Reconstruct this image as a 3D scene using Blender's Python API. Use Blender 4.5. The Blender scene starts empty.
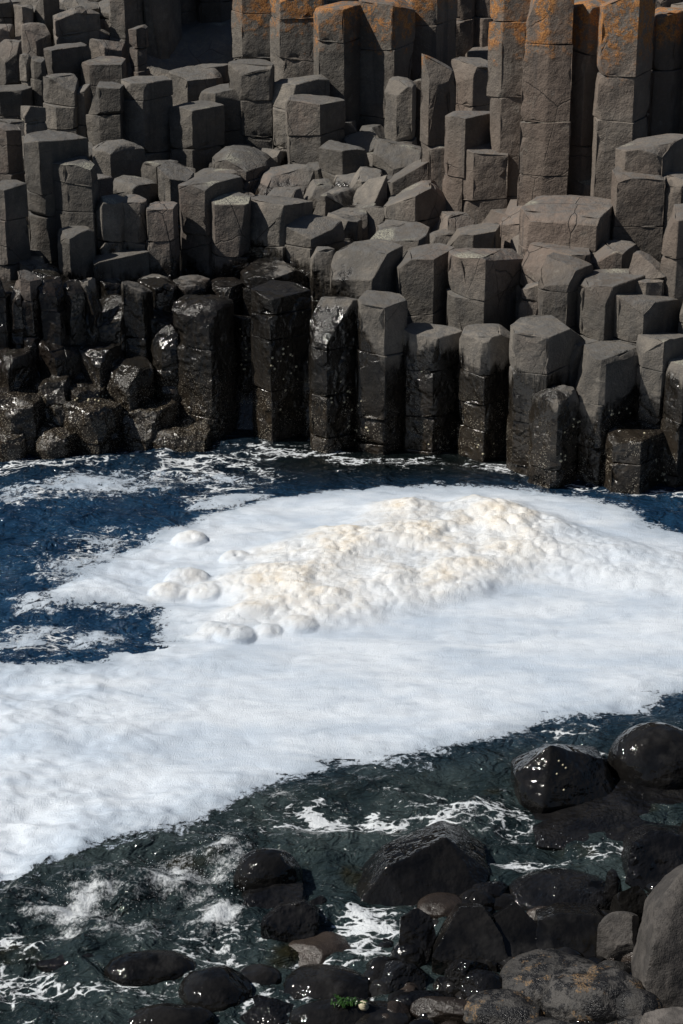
import bpy, bmesh, math, random
import numpy as np
from mathutils import Vector
from mathutils.bvhtree import BVHTree

random.seed(7)
RNG = np.random.default_rng(7)
SC = bpy.context.scene
COL = SC.collection
R = math.radians

# ---------------------------------------------------------------- camera numbers
CAM_H, PITCH, FPX, W, H = 6.2, R(23.0), 2000.0, 683, 1024
cp, sp = math.cos(PITCH), math.sin(PITCH)

def ray(px, py):
    u, v = (px - W / 2) / FPX, (H / 2 - py) / FPX
    return (u, cp + v * sp, -sp + v * cp)

def at_depth(px, py, Y):
    d = ray(px, py); t = Y / d[1]
    return (d[0] * t, Y, CAM_H + d[2] * t)

def on_level(px, py, z=0.0):
    d = ray(px, py); t = (z - CAM_H) / d[2]
    return (d[0] * t, d[1] * t, z)

def project(x, y, z):
    zz = z - CAM_H
    depth = y * cp - zz * sp
    up = y * sp + zz * cp
    return (W / 2 + FPX * x / depth, H / 2 - FPX * up / depth, depth)

# ---------------------------------------------------------------- noise (numpy)
def _hash(ix, iy, iz, seed):
    h = (ix.astype(np.int64) * 374761393 + iy.astype(np.int64) * 668265263 + iz.astype(np.int64) * 2147483647 + seed * 1274126177) & 0xffffffff
    h = ((h ^ (h >> 13)) * 1274126177) & 0xffffffff
    h = (h ^ (h >> 16)) & 0xffffffff
    h = (h * 2246822519) & 0xffffffff
    h = h ^ (h >> 15)
    return (h & 0xffffff) / float(0xffffff)

def vnoise(x, y, z, seed=0):
    x, y, z = np.broadcast_arrays(np.asarray(x, float), np.asarray(y, float), np.asarray(z, float))
    ix, iy, iz = np.floor(x), np.floor(y), np.floor(z)
    fx, fy, fz = x - ix, y - iy, z - iz
    fx, fy, fz = [f * f * f * (f * (f * 6 - 15) + 10) for f in (fx, fy, fz)]
    ix, iy, iz = ix.astype(np.int64), iy.astype(np.int64), iz.astype(np.int64)
    out = 0
    for a in (0, 1):
        wa = fx if a else 1 - fx
        for b in (0, 1):
            wb = fy if b else 1 - fy
            for c in (0, 1):
                wc = fz if c else 1 - fz
                out = out + wa * wb * wc * _hash(ix + a, iy + b, iz + c, seed)
    return out * 2 - 1

def fbm(x, y, z=0.0, seed=0, octv=4, gain=0.5, lac=2.03):
    s, a, t = 0.0, 1.0, 0.0
    for k in range(octv):
        s = s + a * vnoise(x * lac ** k + 17.3 * k, y * lac ** k - 9.1 * k, np.asarray(z) * lac ** k + 3.7 * k, seed + k)
        t += a; a *= gain
    return s / t

def voro2(x, y, seed=0):
    ix, iy = np.floor(x), np.floor(y)
    best = np.full(np.shape(x), 9.0)
    zz = np.zeros(np.shape(x), np.int64)
    for a in (-1, 0, 1):
        for b in (-1, 0, 1):
            cx, cy = (ix + a).astype(np.int64), (iy + b).astype(np.int64)
            px = cx + _hash(cx, cy, zz, seed); py = cy + _hash(cx, cy, zz, seed + 51)
            best = np.minimum(best, (px - x) ** 2 + (py - y) ** 2)
    return np.sqrt(best)

def sstep(a, b, x):
    t = np.clip((x - a) / (b - a), 0, 1)
    return t * t * (3 - 2 * t)

# ---------------------------------------------------------------- object helpers
def tag(o, label=None, cat=None, group=None, kind=None):
    if label: o['label'] = label
    if cat: o['category'] = cat
    if group: o['group'] = group
    if kind: o['kind'] = kind
    return o

def mesh_obj(name, verts, faces, mat, loc=(0, 0, 0), smooth=True, sharp=None, attrs=None, parent=None):
    me = bpy.data.meshes.new(name)
    verts = np.asarray(verts, np.float32)
    if isinstance(faces, np.ndarray) and faces.ndim == 2:
        n = faces.shape[1]
        me.vertices.add(len(verts)); me.vertices.foreach_set('co', verts.ravel())
        me.loops.add(faces.size); me.loops.foreach_set('vertex_index', faces.ravel().astype(np.int32))
        me.polygons.add(len(faces))
        me.polygons.foreach_set('loop_start', np.arange(0, faces.size, n, dtype=np.int32))
        me.update(calc_edges=True); me.validate()
    else:
        me.from_pydata(verts.tolist(), [], [tuple(map(int, f)) for f in faces]); me.update()
    if smooth:
        me.polygons.foreach_set('use_smooth', np.ones(len(me.polygons), bool))
        if sharp: me.set_sharp_from_angle(angle=R(sharp))
    for k, v in (attrs or {}).items():
        a = me.attributes.new(k, 'FLOAT', 'POINT'); a.data.foreach_set('value', np.asarray(v, np.float32))
    me.materials.append(mat)
    o = bpy.data.objects.new(name, me); COL.objects.link(o); o.location = loc
    if parent: o.parent = parent
    return o

# ---------------------------------------------------------------- materials
class NT:
    def __init__(s, name):
        s.m = bpy.data.materials.new(name); s.m.use_nodes = True
        s.t = s.m.node_tree; s.t.nodes.clear()
        s.out = s.n('ShaderNodeOutputMaterial')
    def n(s, typ, **kw):
        o = s.t.nodes.new(typ)
        for k, v in kw.items(): setattr(o, k, v)
        return o
    def l(s, a, b): s.t.links.new(a, b)
    def _in(s, sock, v):
        if v is None: return
        if hasattr(v, 'links') or isinstance(v, bpy.types.NodeSocket): s.l(v, sock)
        else: sock.default_value = v
    def math(s, op, a, b=None, c=None, clamp=False):
        o = s.n('ShaderNodeMath', operation=op, use_clamp=clamp)
        for i, v in enumerate((a, b, c)): s._in(o.inputs[i], v)
        return o.outputs[0]
    def ramp(s, v, a, b, lo=0.0, hi=1.0):
        o = s.n('ShaderNodeMapRange', interpolation_type='SMOOTHSTEP')
        s._in(o.inputs[0], v); s._in(o.inputs[1], a); s._in(o.inputs[2], b); s._in(o.inputs[3], lo); s._in(o.inputs[4], hi)
        return o.outputs[0]
    def mix(s, f, a, b, blend='MIX'):
        o = s.n('ShaderNodeMix', data_type='RGBA', blend_type=blend)
        s._in(o.inputs[0], f)
        for sock, v in ((o.inputs[6], a), (o.inputs[7], b)):
            if isinstance(v, tuple): v = (*v, 1.0) if len(v) == 3 else v
            s._in(sock, v)
        return o.outputs[2]
    def noise(s, vec, scale, detail=4.0, rough=0.55, dist=0.0):
        o = s.n('ShaderNodeTexNoise'); s._in(o.inputs['Vector'], vec)
        o.inputs['Scale'].default_value = scale; o.inputs['Detail'].default_value = detail
        o.inputs['Roughness'].default_value = rough; o.inputs['Distortion'].default_value = dist
        return o.outputs[0]
    def voro(s, vec, scale, feature='F1', out='Distance', rnd=1.0):
        o = s.n('ShaderNodeTexVoronoi', feature=feature); s._in(o.inputs['Vector'], vec)
        o.inputs['Scale'].default_value = scale; o.inputs['Randomness'].default_value = rnd
        return o.outputs[out]
    def bump(s, h, strength, dist, normal=None):
        o = s.n('ShaderNodeBump'); s._in(o.inputs['Height'], h)
        o.inputs['Strength'].default_value = strength; o.inputs['Distance'].default_value = dist
        if normal is not None: s.l(normal, o.inputs['Normal'])
        return o.outputs[0]
    def attr(s, name):
        o = s.n('ShaderNodeAttribute', attribute_name=name); return o.outputs['Fac']
    def pos(s):
        g = s.n('ShaderNodeNewGeometry'); x = s.n('ShaderNodeSeparateXYZ'); s.l(g.outputs['Position'], x.inputs[0])
        nz = s.n('ShaderNodeSeparateXYZ'); s.l(g.outputs['Normal'], nz.inputs[0])
        return g.outputs['Position'], x.outputs[0], x.outputs[1], x.outputs[2], nz.outputs[2]
    def bsdf(s, color, rough, normal=None, ior=1.5, **kw):
        b = s.n('ShaderNodeBsdfPrincipled')
        s._in(b.inputs['Base Color'], (*color, 1) if isinstance(color, tuple) and len(color) == 3 else color)
        s._in(b.inputs['Roughness'], rough); b.inputs['IOR'].default_value = ior
        if normal is not None: s.l(normal, b.inputs['Normal'])
        for k, v in kw.items(): s._in(b.inputs[k.replace('_', ' ')], v)
        return b.outputs[0]

def basalt_material(name='columnar_basalt'):
    t = NT(name)
    P, X, Y, Z, NZ = t.pos()
    rnd = t.n('ShaderNodeObjectInfo').outputs['Random']
    n1 = t.noise(P, 2.2, 5, .6); n2 = t.noise(P, 14, 6, .65); n3 = t.noise(P, 75, 3, .6); n4 = t.noise(P, .9, 3, .5)
    c = t.mix(t.ramp(n1, .32, .68), (.088, .078, .066), (.180, .158, .132))
    c = t.mix(t.ramp(n4, .52, .72, 0, .6), c, (.205, .148, .120))
    c = t.mix(t.ramp(n2, .35, .7, 0, .55), c, (.078, .073, .068))
    c = t.mix(t.ramp(n3, .52, .75, 0, .35), c, (.29, .265, .225))
    # horizontal weathering lines
    sx = t.n('ShaderNodeMapping'); t.l(P, sx.inputs[0]); sx.inputs['Scale'].default_value = (1.5, 1.5, 22)
    n5 = t.noise(sx.outputs[0], 1.6, 4, .6)
    c = t.mix(t.ramp(n5, .58, .72, 0, .35), c, (.06, .057, .054))
    bright = t.math('MULTIPLY_ADD', rnd, .60, .66)
    gx = t.n('ShaderNodeCombineXYZ'); [t.l(bright, gx.inputs[i]) for i in range(3)]
    c = t.mix(1.0, c, gx.outputs[0], 'MULTIPLY')
    c = t.mix(t.math('MULTIPLY', t.math('MULTIPLY', t.ramp(X, .3, 1.0), t.ramp(Z, 1.2, 1.8)), t.ramp(n4, .35, .6, .2, .6)), c, (.165, .120, .092))
    # dark run-off streaks down the faces
    vs = t.n('ShaderNodeMapping'); t.l(P, vs.inputs[0]); vs.inputs['Scale'].default_value = (7, 7, .55)
    st = t.noise(vs.outputs[0], 1.0, 5, .65)
    c = t.mix(t.math('MULTIPLY', t.ramp(st, .52, .68, 0, .6), t.ramp(NZ, .6, .2)), c, (.050, .048, .046))
    c = t.mix(t.ramp(t.noise(P, 6.5, 4, .7), .60, .70, 0, .35), c, (.25, .225, .19))
    # upward faces: pulled toward a neutral grey
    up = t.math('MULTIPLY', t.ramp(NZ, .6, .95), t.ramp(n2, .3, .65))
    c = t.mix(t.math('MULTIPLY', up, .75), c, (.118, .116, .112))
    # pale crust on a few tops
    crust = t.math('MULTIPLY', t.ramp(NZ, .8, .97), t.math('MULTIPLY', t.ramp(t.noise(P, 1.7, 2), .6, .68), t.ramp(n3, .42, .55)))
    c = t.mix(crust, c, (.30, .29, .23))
    # orange lichen under the crest of the back wall
    zz = t.math('MULTIPLY_ADD', t.math('SUBTRACT', n2, .5), .9, Z)
    zz = t.math('MULTIPLY_ADD', t.math('SUBTRACT', n1, .5), 1.1, zz)
    lz = t.math('SUBTRACT', zz, t.ramp(X, .6, 1.1, 2.48, 2.86))
    lich = t.math('MULTIPLY', t.ramp(lz, .06, .30), t.ramp(X, -1.3, -.9))
    lich = t.math('MULTIPLY', lich, t.ramp(t.noise(P, 11, 7, .8), .45, .52))
    lich = t.math('MULTIPLY', lich, t.ramp(t.noise(P, 2.9, 3, .6), .36, .48, .15, 1.0))
    c = t.mix(t.math('MULTIPLY', lich, .85), c, t.mix(t.ramp(n3, .35, .65), (.22, .082, .018), (.48, .21, .05)))
    # tide zone
    wl = t.ramp(X, .03, .45, 1.38, .80)
    wl = t.math('MULTIPLY_ADD', t.math('SUBTRACT', rnd, .5), .34, wl)
    wl = t.math('MULTIPLY_ADD', t.math('SUBTRACT', st, .5), .5, wl)
    wet = t.math('SUBTRACT', wl, t.math('MULTIPLY_ADD', t.math('SUBTRACT', n1, .5), .6, Z))
    wet = t.math('MULTIPLY_ADD', t.math('SUBTRACT', n2, .5), .16, wet)
    wetm = t.ramp(wet, -.05, .10)
    low = t.ramp(t.math('MULTIPLY_ADD', t.math('SUBTRACT', n1, .5), .5, Z), .75, .25)
    wc = t.mix(1.0, c, (.13, .125, .12, 1), 'MULTIPLY')
    wc = t.mix(t.math('MULTIPLY', low, t.ramp(n2, .35, .6, .2, .8)), wc, (.034, .026, .018))
    c = t.mix(wetm, c, wc)
    # barnacles
    vd = t.voro(P, 62); vd2 = t.voro(P, 27)
    dens = t.math('MULTIPLY', t.math('MAXIMUM', t.ramp(t.noise(P, 5, 4, .7), .44, .62), t.ramp(X, -.7, -1.1, 0, .75)), low)
    b1 = t.math('MULTIPLY', t.ramp(vd, .34, .2), dens)
    b2 = t.math('MULTIPLY', t.ramp(vd2, .15, .09), t.math('MULTIPLY', t.ramp(t.noise(P, 2.4, 3, .7), .52, .6), low))
    barn = t.math('MULTIPLY', t.math('MAXIMUM', b1, b2), wetm)
    c = t.mix(t.math('MULTIPLY', barn, .85), c, (.36, .32, .25))
    rough = t.math('SUBTRACT', .86, t.math('MULTIPLY', wetm, t.ramp(t.noise(P, 8, 3),   .35, .65, .54, .76)))
    rough = t.math('MULTIPLY_ADD', barn, .3, rough, clamp=True)
    hgt = t.math('ADD', t.math('MULTIPLY', n2, 1.2), t.math('MULTIPLY', n3, .42))
    hgt = t.math('MULTIPLY_ADD', t.noise(P, 190, 2, .6), .12, hgt)
    hgt = t.math('MULTIPLY_ADD', t.noise(P, 5.5, 3, .55), 2.2, hgt)
    hgt = t.math('MULTIPLY_ADD', barn, .25, hgt)
    cr = t.n('ShaderNodeMapping'); t.l(P, cr.inputs[0]); cr.inputs['Scale'].default_value = (1, 1, .7)
    crack = t.voro(t.mix(.035, cr.outputs[0], t.n('ShaderNodeTexNoise').outputs['Color']), 2.1, 'DISTANCE_TO_EDGE')
    crk = t.ramp(crack, .0, .012, 1, 0)
    crk = t.math('MULTIPLY', crk, t.ramp(n4, .50, .66))
    hgt = t.math('SUBTRACT', hgt, t.math('MULTIPLY', crk, .6))
    c = t.mix(t.math('MULTIPLY', crk, .65), c, (.02, .019, .018))
    film = t.math('MULTIPLY', wetm, t.ramp(t.noise(P, 3.3, 3, .6), .42, .56))
    hgt = t.math('MULTIPLY', hgt, t.math('MULTIPLY_ADD', film, -.78, 1.0))
    hgt = t.math('MULTIPLY_ADD', t.math('MULTIPLY', t.noise(P, 34, 1, .5), film), .55, hgt)
    fm_ = t.n('ShaderNodeMix', data_type='FLOAT'); t.l(film, fm_.inputs[0]); t.l(rough, fm_.inputs[2]); fm_.inputs[3].default_value = .12
    rough = t.math('MULTIPLY_ADD', barn, .3, fm_.outputs[0], clamp=True)
    nb = t.bump(hgt, .9, .016)
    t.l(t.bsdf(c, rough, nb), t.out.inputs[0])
    return t.m

def boulder_material(name, base, base2, rlo, rhi, speck=0.0, ochre=0.0, bumpd=.012, bs=.7, ior=1.4, glit=0.0):
    t = NT(name)
    tc = t.n('ShaderNodeNewGeometry'); P = tc.outputs['Position']
    rnd = t.n('ShaderNodeObjectInfo').outputs['Random']
    n1 = t.noise(P, 5, 5, .6); n2 = t.noise(P, 26, 5, .65); n3 = t.noise(P, 120, 3, .6)
    c = t.mix(t.ramp(n1, .35, .65), base, base2)
    c = t.mix(t.ramp(n2, .5, .75, 0, .5), c, tuple(.55 * v for v in base))
    g = t.math('MULTIPLY_ADD', rnd, .7, .65)
    gx = t.n('ShaderNodeCombineXYZ'); [t.l(g, gx.inputs[i]) for i in range(3)]
    c = t.mix(1.0, c, gx.outputs[0], 'MULTIPLY')
    rough = t.ramp(n2, .38, .66, rlo, rhi)
    if speck:
        blk = t.ramp(t.noise(P, 13, 5, .7), .46, .53)
        c = t.mix(t.math('MULTIPLY', blk, speck), c, (.012, .012, .013))
        rough = t.math('SUBTRACT', rough, t.math('MULTIPLY', blk, .35 * speck), clamp=True)
    if ochre:
        og = t.math('MULTIPLY', t.ramp(t.noise(P, 7, 4, .7), .55, .60), t.ramp(n3, .42, .6))
        c = t.mix(t.math('MULTIPLY', og, ochre), c, (.32, .20, .095))
        rough = t.math('MULTIPLY_ADD', og, .4, rough, clamp=True)
    h = t.math('ADD', n2, t.math('MULTIPLY', n3, .35))
    h = t.math('MULTIPLY_ADD', n1, .6, h)
    if glit:
        gl = t.math('MULTIPLY', t.noise(P, 44, 1, .5), t.ramp(t.noise(P, 4.5, 2), .40, .60, .25, 1.0))
        h = t.math('MULTIPLY_ADD', gl, glit, t.math('MULTIPLY_ADD', n1, .5, t.math('MULTIPLY', t.noise(P, 17, 1, .5), .9)))
        wt = t.ramp(t.noise(P, 3.2, 4, .6), .56, .66)
        rough = t.math('MULTIPLY_ADD', wt, .22, rough)
        c = t.mix(t.math('MULTIPLY', wt, .7), c, (.022, .021, .020))
    t.l(t.bsdf(c, rough, t.bump(h, bs, bumpd), ior), t.out.inputs[0])
    return t.m

def water_material():
    t = NT('sea_water')
    P, X, Y, Z, NZ = t.pos()
    f = t.attr('froth'); g = t.attr('shallow')
    n1 = t.noise(P, 3, 4, .6); n2 = t.noise(P, 16, 6, .7, .6); n3 = t.noise(P, 60, 4, .65)
    deep = t.mix(t.ramp(n1, .35, .65), (.006, .024, .055), (.012, .042, .088))  # water's own blue, raised to carry reflection the dim sky lacks
    shal = t.mix(t.ramp(t.noise(P, 1.6, 4, .6), .38, .66), (.012, .020, .022), (.031, .044, .045))  # grey-teal tint, lightened in colour to stand in for sky reflection
    shal = t.mix(t.ramp(t.noise(P, 2.6, 3), .58, .72), shal, (.013, .012, .005))
    c = t.mix(g, deep, shal)
    c = t.mix(t.attr('cliff_refl'), c, (.0035, .0055, .0055))  # dark reflection of the cliff painted into the water colour
    mp = t.n('ShaderNodeMapping'); t.l(P, mp.inputs[0]); mp.inputs['Scale'].default_value = (.8, 1.25, 1)
    r1 = t.noise(mp.outputs[0], 5.5, 3, .55, .9); r2 = t.noise(mp.outputs[0], 19, 3, .55, .8)
    h = t.math('ADD', r1, t.math('MULTIPLY', r2, .33))
    nb = t.bump(h, .9, .12)
    wv = t.n('ShaderNodeTexNoise'); t.l(P, wv.inputs['Vector']); wv.inputs['Scale'].default_value = 4.0; wv.inputs['Detail'].default_value = 4
    lm = t.n('ShaderNodeMapping'); t.l(t.mix(.13, P, wv.outputs['Color']), lm.inputs[0]); lm.inputs['Scale'].default_value = (.8, 1.7, 1)
    cell = t.voro(lm.outputs[0], 7.0, 'DISTANCE_TO_EDGE'); cell2 = t.voro(lm.outputs[0], 17.0, 'DISTANCE_TO_EDGE')
    lace = t.math('ADD', t.ramp(cell, .0, .2, .22, -.12), t.ramp(cell2, .0, .2, .26, -.14))
    m = t.math('MULTIPLY_ADD', t.math('SUBTRACT', n2, .5), 1.1, f)
    m = t.math('MULTIPLY_ADD', t.math('SUBTRACT', n3, .5), .7, m)
    m = t.math('ADD', m, t.math('MULTIPLY', lace, t.ramp(f, .05, .5)))
    m = t.ramp(m, .46, .78)
    spl = t.attr('splash')
    sm = t.math('MULTIPLY', t.ramp(t.math('MULTIPLY_ADD', t.math('SUBTRACT', n3, .5), 1.1, t.math('MULTIPLY_ADD', t.math('SUBTRACT', n2, .5), 1.3, spl)), .30, 1.0), .9)
    m = t.math('MAXIMUM', m, sm)
    foam_c = t.mix(n3, (.55, .60, .64), (.84, .86, .88))
    w = t.bsdf(c, .05, nb, 1.33)
    fb = t.bsdf(foam_c, .6, t.bump(t.math('ADD', n2, n3), .5, .03))
    ms = t.n('ShaderNodeMixShader'); t.l(t.math('MULTIPLY', m, .93), ms.inputs[0]); t.l(w, ms.inputs[1]); t.l(fb, ms.inputs[2])
    t.l(ms.outputs[0], t.out.inputs[0])
    return t.m

def foam_material():
    t = NT('sea_foam_white')
    P, X, Y, Z, NZ = t.pos()
    mp = t.n('ShaderNodeMapping'); t.l(P, mp.inputs[0]); mp.inputs['Scale'].default_value = (.55, 1.3, 1); mp.inputs['Rotation'].default_value = (0, 0, R(-14))
    n1 = t.noise(mp.outputs[0], 2.2, 5, .6, .4); n2 = t.noise(mp.outputs[0], 9, 5, .65); n3 = t.noise(P, 110, 3, .7)
    thick = t.attr('thick'); cream = t.attr('cream')
    c = t.mix(t.ramp(n1, .30, .66), (.52, .60, .70), (.72, .775, .84))
    c = t.mix(t.ramp(n2, .45, .75, 0, .55), c, (.47, .53, .61))
    c = t.mix(t.ramp(thick, 0.0, .9, .6, 0.0), c, (.25, .31, .38))
    thin = t.math('MULTIPLY', t.ramp(t.noise(mp.outputs[0], 5, 6, .7, .8), .54, .68), t.ramp(thick, .0, 1.0, .75, .30))
    c = t.mix(thin, c, (.30, .365, .44))
    pin = t.math('MULTIPLY', t.ramp(t.voro(P, 42), .16, .07), t.ramp(n1, .5, .62))
    c = t.mix(t.math('MULTIPLY', pin, .6), c, (.16, .20, .25))
    c = t.mix(t.ramp(n3, .60, .72, 0, .5), c, (.86, .87, .88))
    cc = t.mix(t.ramp(t.noise(P, 7, 5, .65), .33, .60), (.74, .655, .53), (.86, .83, .77))
    c = t.mix(cream, c, cc)
    v = t.voro(P, 130)
    h = t.math('ADD', t.math('MULTIPLY', n3, .6), t.math('MULTIPLY', n2, .8))
    h = t.math('SUBTRACT', h, t.math('MULTIPLY', v, .35))
    vc = t.voro(P, 38, 'SMOOTH_F1'); vc2 = t.voro(P, 85)
    hc = t.math('SUBTRACT', t.math('MULTIPLY', t.noise(P, 30, 5, .7), 1.6), t.math('ADD', t.math('MULTIPLY', vc, 1.2), t.math('MULTIPLY', vc2, .5)))
    h = t.math('ADD', h, t.math('MULTIPLY', hc, t.math('MULTIPLY', cream, .40)))
    fb = t.bsdf(c, .55, t.bump(h, .6, .016), 1.33)
    ln = t.noise(P, 9, 6, .72, .9); ln2 = t.noise(P, 40, 4, .7)
    a_ = t.math('MULTIPLY_ADD', t.math('SUBTRACT', ln, .5), 2.6, t.math('MULTIPLY', thick, 2.6))
    a_ = t.math('MULTIPLY_ADD', t.math('SUBTRACT', ln2, .5), 1.6, a_)
    a_ = t.math('MULTIPLY_ADD', t.ramp(t.noise(mp.outputs[0], 3.6, 6, .7, .9), .58, .72), -1.1, a_)
    alpha = t.ramp(a_, .08, .58)
    tr = t.n('ShaderNodeBsdfTransparent'); ms = t.n('ShaderNodeMixShader')
    t.l(alpha, ms.inputs[0]); t.l(tr.outputs[0], ms.inputs[1]); t.l(fb, ms.inputs[2])
    t.l(ms.outputs[0], t.out.inputs[0])
    return t.m

def simple_material(name, c1, c2, scale, rough, bumpd=.004):
    t = NT(name); g = t.n('ShaderNodeTexCoord').outputs['Object']
    n = t.noise(g, scale, 4, .6)
    t.l(t.bsdf(t.mix(t.ramp(n, .35, .65), c1, c2), rough, t.bump(n, .5, bumpd)), t.out.inputs[0])
    return t.m

M_BASALT = basalt_material()
M_WATER = water_material()
M_FOAM = foam_material()
M_WET = boulder_material('wet_black_boulder', (.0050, .0048, .0048), (.0135, .0125, .0115), .03, .09, bumpd=.013, glit=.8)
M_GLOSS = boulder_material('glossy_wet_boulder', (.0042, .0042, .0047), (.0105, .010, .010), .03, .08, bumpd=.018, bs=.9, glit=1.1)
M_BROWN = boulder_material('wet_brown_boulder', (.022, .017, .014), (.036, .028, .023), .16, .4)
M_MOTTLE = boulder_material('mottled_boulder', (.038, .036, .034), (.066, .062, .058), .5, .75, speck=.95, ochre=.6, bumpd=.02, bs=.9)
M_DRY = boulder_material('dry_grey_boulder', (.064, .058, .053), (.104, .094, .086), .75, .92, speck=.35, bumpd=.015)
M_LIMPET = simple_material('limpet_shell', (.36, .31, .20), (.62, .56, .40), 300, .6, .001)
M_WEED = simple_material('green_seaweed', (.012, .04, .006), (.03, .08, .012), 60, .35)
M_BED = boulder_material('wet_shingle', (.006, .006, .006), (.012, .011, .010), .3, .6, bumpd=.03)
M_SPRAY = simple_material('water_spray', (.75, .80, .84), (.85, .88, .90), 50, .15)

# ---------------------------------------------------------------- where the cliff stands
WL = [(-200, 470), (0, 461), (70, 458), (150, 450), (200, 441), (290, 443), (350, 456), (450, 456), (520, 466), (560, 480), (640, 490), (683, 490), (900, 500)]
def wl_y(px): return float(np.interp(px, [a for a, b in WL], [b for a, b in WL]))
def wl_depth(px): return on_level(px, wl_y(px))[1]
DEEP = [(0, 6.7), (60, 5.8), (105, 5.0), (165, 3.8), (215, 2.45), (262, 1.25), (300, .72), (340, .52)]
def depth_for(px, yb):
    w = wl_y(px)
    if yb > w: return on_level(px, yb)[1]
    ys = [a for a, b in DEEP] + [w]; ds = [b for a, b in DEEP] + [0.0]
    if yb < 0: return wl_depth(px) + 6.7 - yb * .013
    return wl_depth(px) + float(np.interp(yb, ys, ds))
def ground_z(x, Y):
    """height of the broken ledge surface at plan point (x, Y)"""
    px = project(x, Y, 1.2)[0]
    px = min(max(px, -60), 740)
    off = Y - wl_depth(px)
    w = wl_y(px)
    ds = [0.0] + [b for a, b in DEEP[::-1]]; ys = [w] + [a for a, b in DEEP[::-1]]
    if off <= 0: return -.3 + off * .5
    if off > 6.7: return at_depth(px, 0, wl_depth(px) + 6.7)[2] + (off - 6.7) * .12
    return at_depth(px, float(np.interp(off, ds, ys)), Y)[2]

# ---------------------------------------------------------------- one column
ALL_V, ALL_F = [], []
def smooth_ring(poly, r, per=6, step=.05):
    """polygon -> perimeter points with rounded corners"""
    n = len(poly); pts = []
    for i in range(n):
        p0, p1, p2 = poly[i - 1], poly[i], poly[(i + 1) % n]
        a = p0 - p1; b = p2 - p1
        la, lb = np.linalg.norm(a), np.linalg.norm(b)
        rr = min(r, la * .35, lb * .35)
        A, B = p1 + a / la * rr, p1 + b / lb * rr
        for k in (0, .5, 1):
            pts.append((1 - k) ** 2 * A + 2 * k * (1 - k) * p1 + k * k * B)
        q0 = B; q3 = poly[(i + 2) % n] - p2
        l2 = np.linalg.norm(q3)
        r2 = min(r, lb * .35, l2 * .35)
        q1 = p2 - b / lb * r2
        m = max(2, int(np.linalg.norm(q1 - q0) / step))
        for k in range(1, m): pts.append(q0 + (q1 - q0) * k / m)
    return np.array(pts)

def cut_block(pl, z0, z1, bt, tt, cuts, bevel, off):
    """convex block over outline pl between two tilted planes, with flat fracture planes cut off"""
    bm = bmesh.new()
    lo = [bm.verts.new((p[0], p[1], z0 + p[0] * bt[0] + p[1] * bt[1])) for p in pl]
    hi = [bm.verts.new((p[0], p[1], z1 + p[0] * tt[0] + p[1] * tt[1])) for p in pl]
    n = len(pl)
    bm.faces.new(lo[::-1]); bm.faces.new(hi)
    for k in range(n): bm.faces.new((lo[k], lo[(k + 1) % n], hi[(k + 1) % n], hi[k]))
    for co, no in cuts:
        g = bm.verts[:] + bm.edges[:] + bm.faces[:]
        r_ = bmesh.ops.bisect_plane(bm, geom=g, dist=1e-5, plane_co=co, plane_no=no, clear_outer=True)
        ed = [q for q in r_['geom_cut'] if isinstance(q, bmesh.types.BMEdge) and q.is_boundary]
        if len(ed) > 2: bmesh.ops.edgeloop_fill(bm, edges=ed)
    bmesh.ops.remove_doubles(bm, verts=bm.verts[:], dist=.004)
    if bevel > 0 and len(bm.faces) > 3:
        ed = [q for q in bm.edges if len(q.link_faces) == 2 and q.calc_face_angle(0) > .2]
        try: bmesh.ops.bevel(bm, geom=ed, offset=bevel, segments=1, profile=.5, affect='EDGES', clamp_overlap=True)
        except Exception: pass
    bmesh.ops.recalc_face_normals(bm, faces=bm.faces[:])
    # finer mesh, then weathering: edges crumble, faces are not dead flat
    bmesh.ops.triangulate(bm, faces=bm.faces[:])
    for lim in (.26, .15, .085):
        ed = [q for q in bm.edges if q.calc_length() > lim]
        if ed: bmesh.ops.subdivide_edges(bm, edges=ed, cuts=1)
        bmesh.ops.triangulate(bm, faces=[f for f in bm.faces if len(f.verts) > 3])
    bm.verts.index_update(); bm.normal_update()
    edge = np.zeros(len(bm.verts)); nrm_ = np.array([v.normal[:] for v in bm.verts])
    for q in bm.edges:
        if len(q.link_faces) == 2 and q.calc_face_angle(0) > .22:
            edge[q.verts[0].index] = edge[q.verts[1].index] = 1
    co_ = np.array([v.co[:] for v in bm.verts]); P_ = co_ + np.array(off)
    d_ = .0065 * fbm(P_[:, 0] * 5, P_[:, 1] * 5, P_[:, 2] * 5, 3, 3) + .0035 * vnoise(P_[:, 0] * 19, P_[:, 1] * 19, P_[:, 2] * 19, 8)
    d_ -= edge * .030 * np.clip(vnoise(P_[:, 0] * 8, P_[:, 1] * 8, P_[:, 2] * 8, 21) - .12, 0, 1)
    for v, q in zip(bm.verts, co_ + nrm_ * d_[:, None]): v.co = q
    V = [v.co[:] for v in bm.verts]; F = [[v.index for v in f.verts] for f in bm.faces]
    bm.free()
    return V, F

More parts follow.
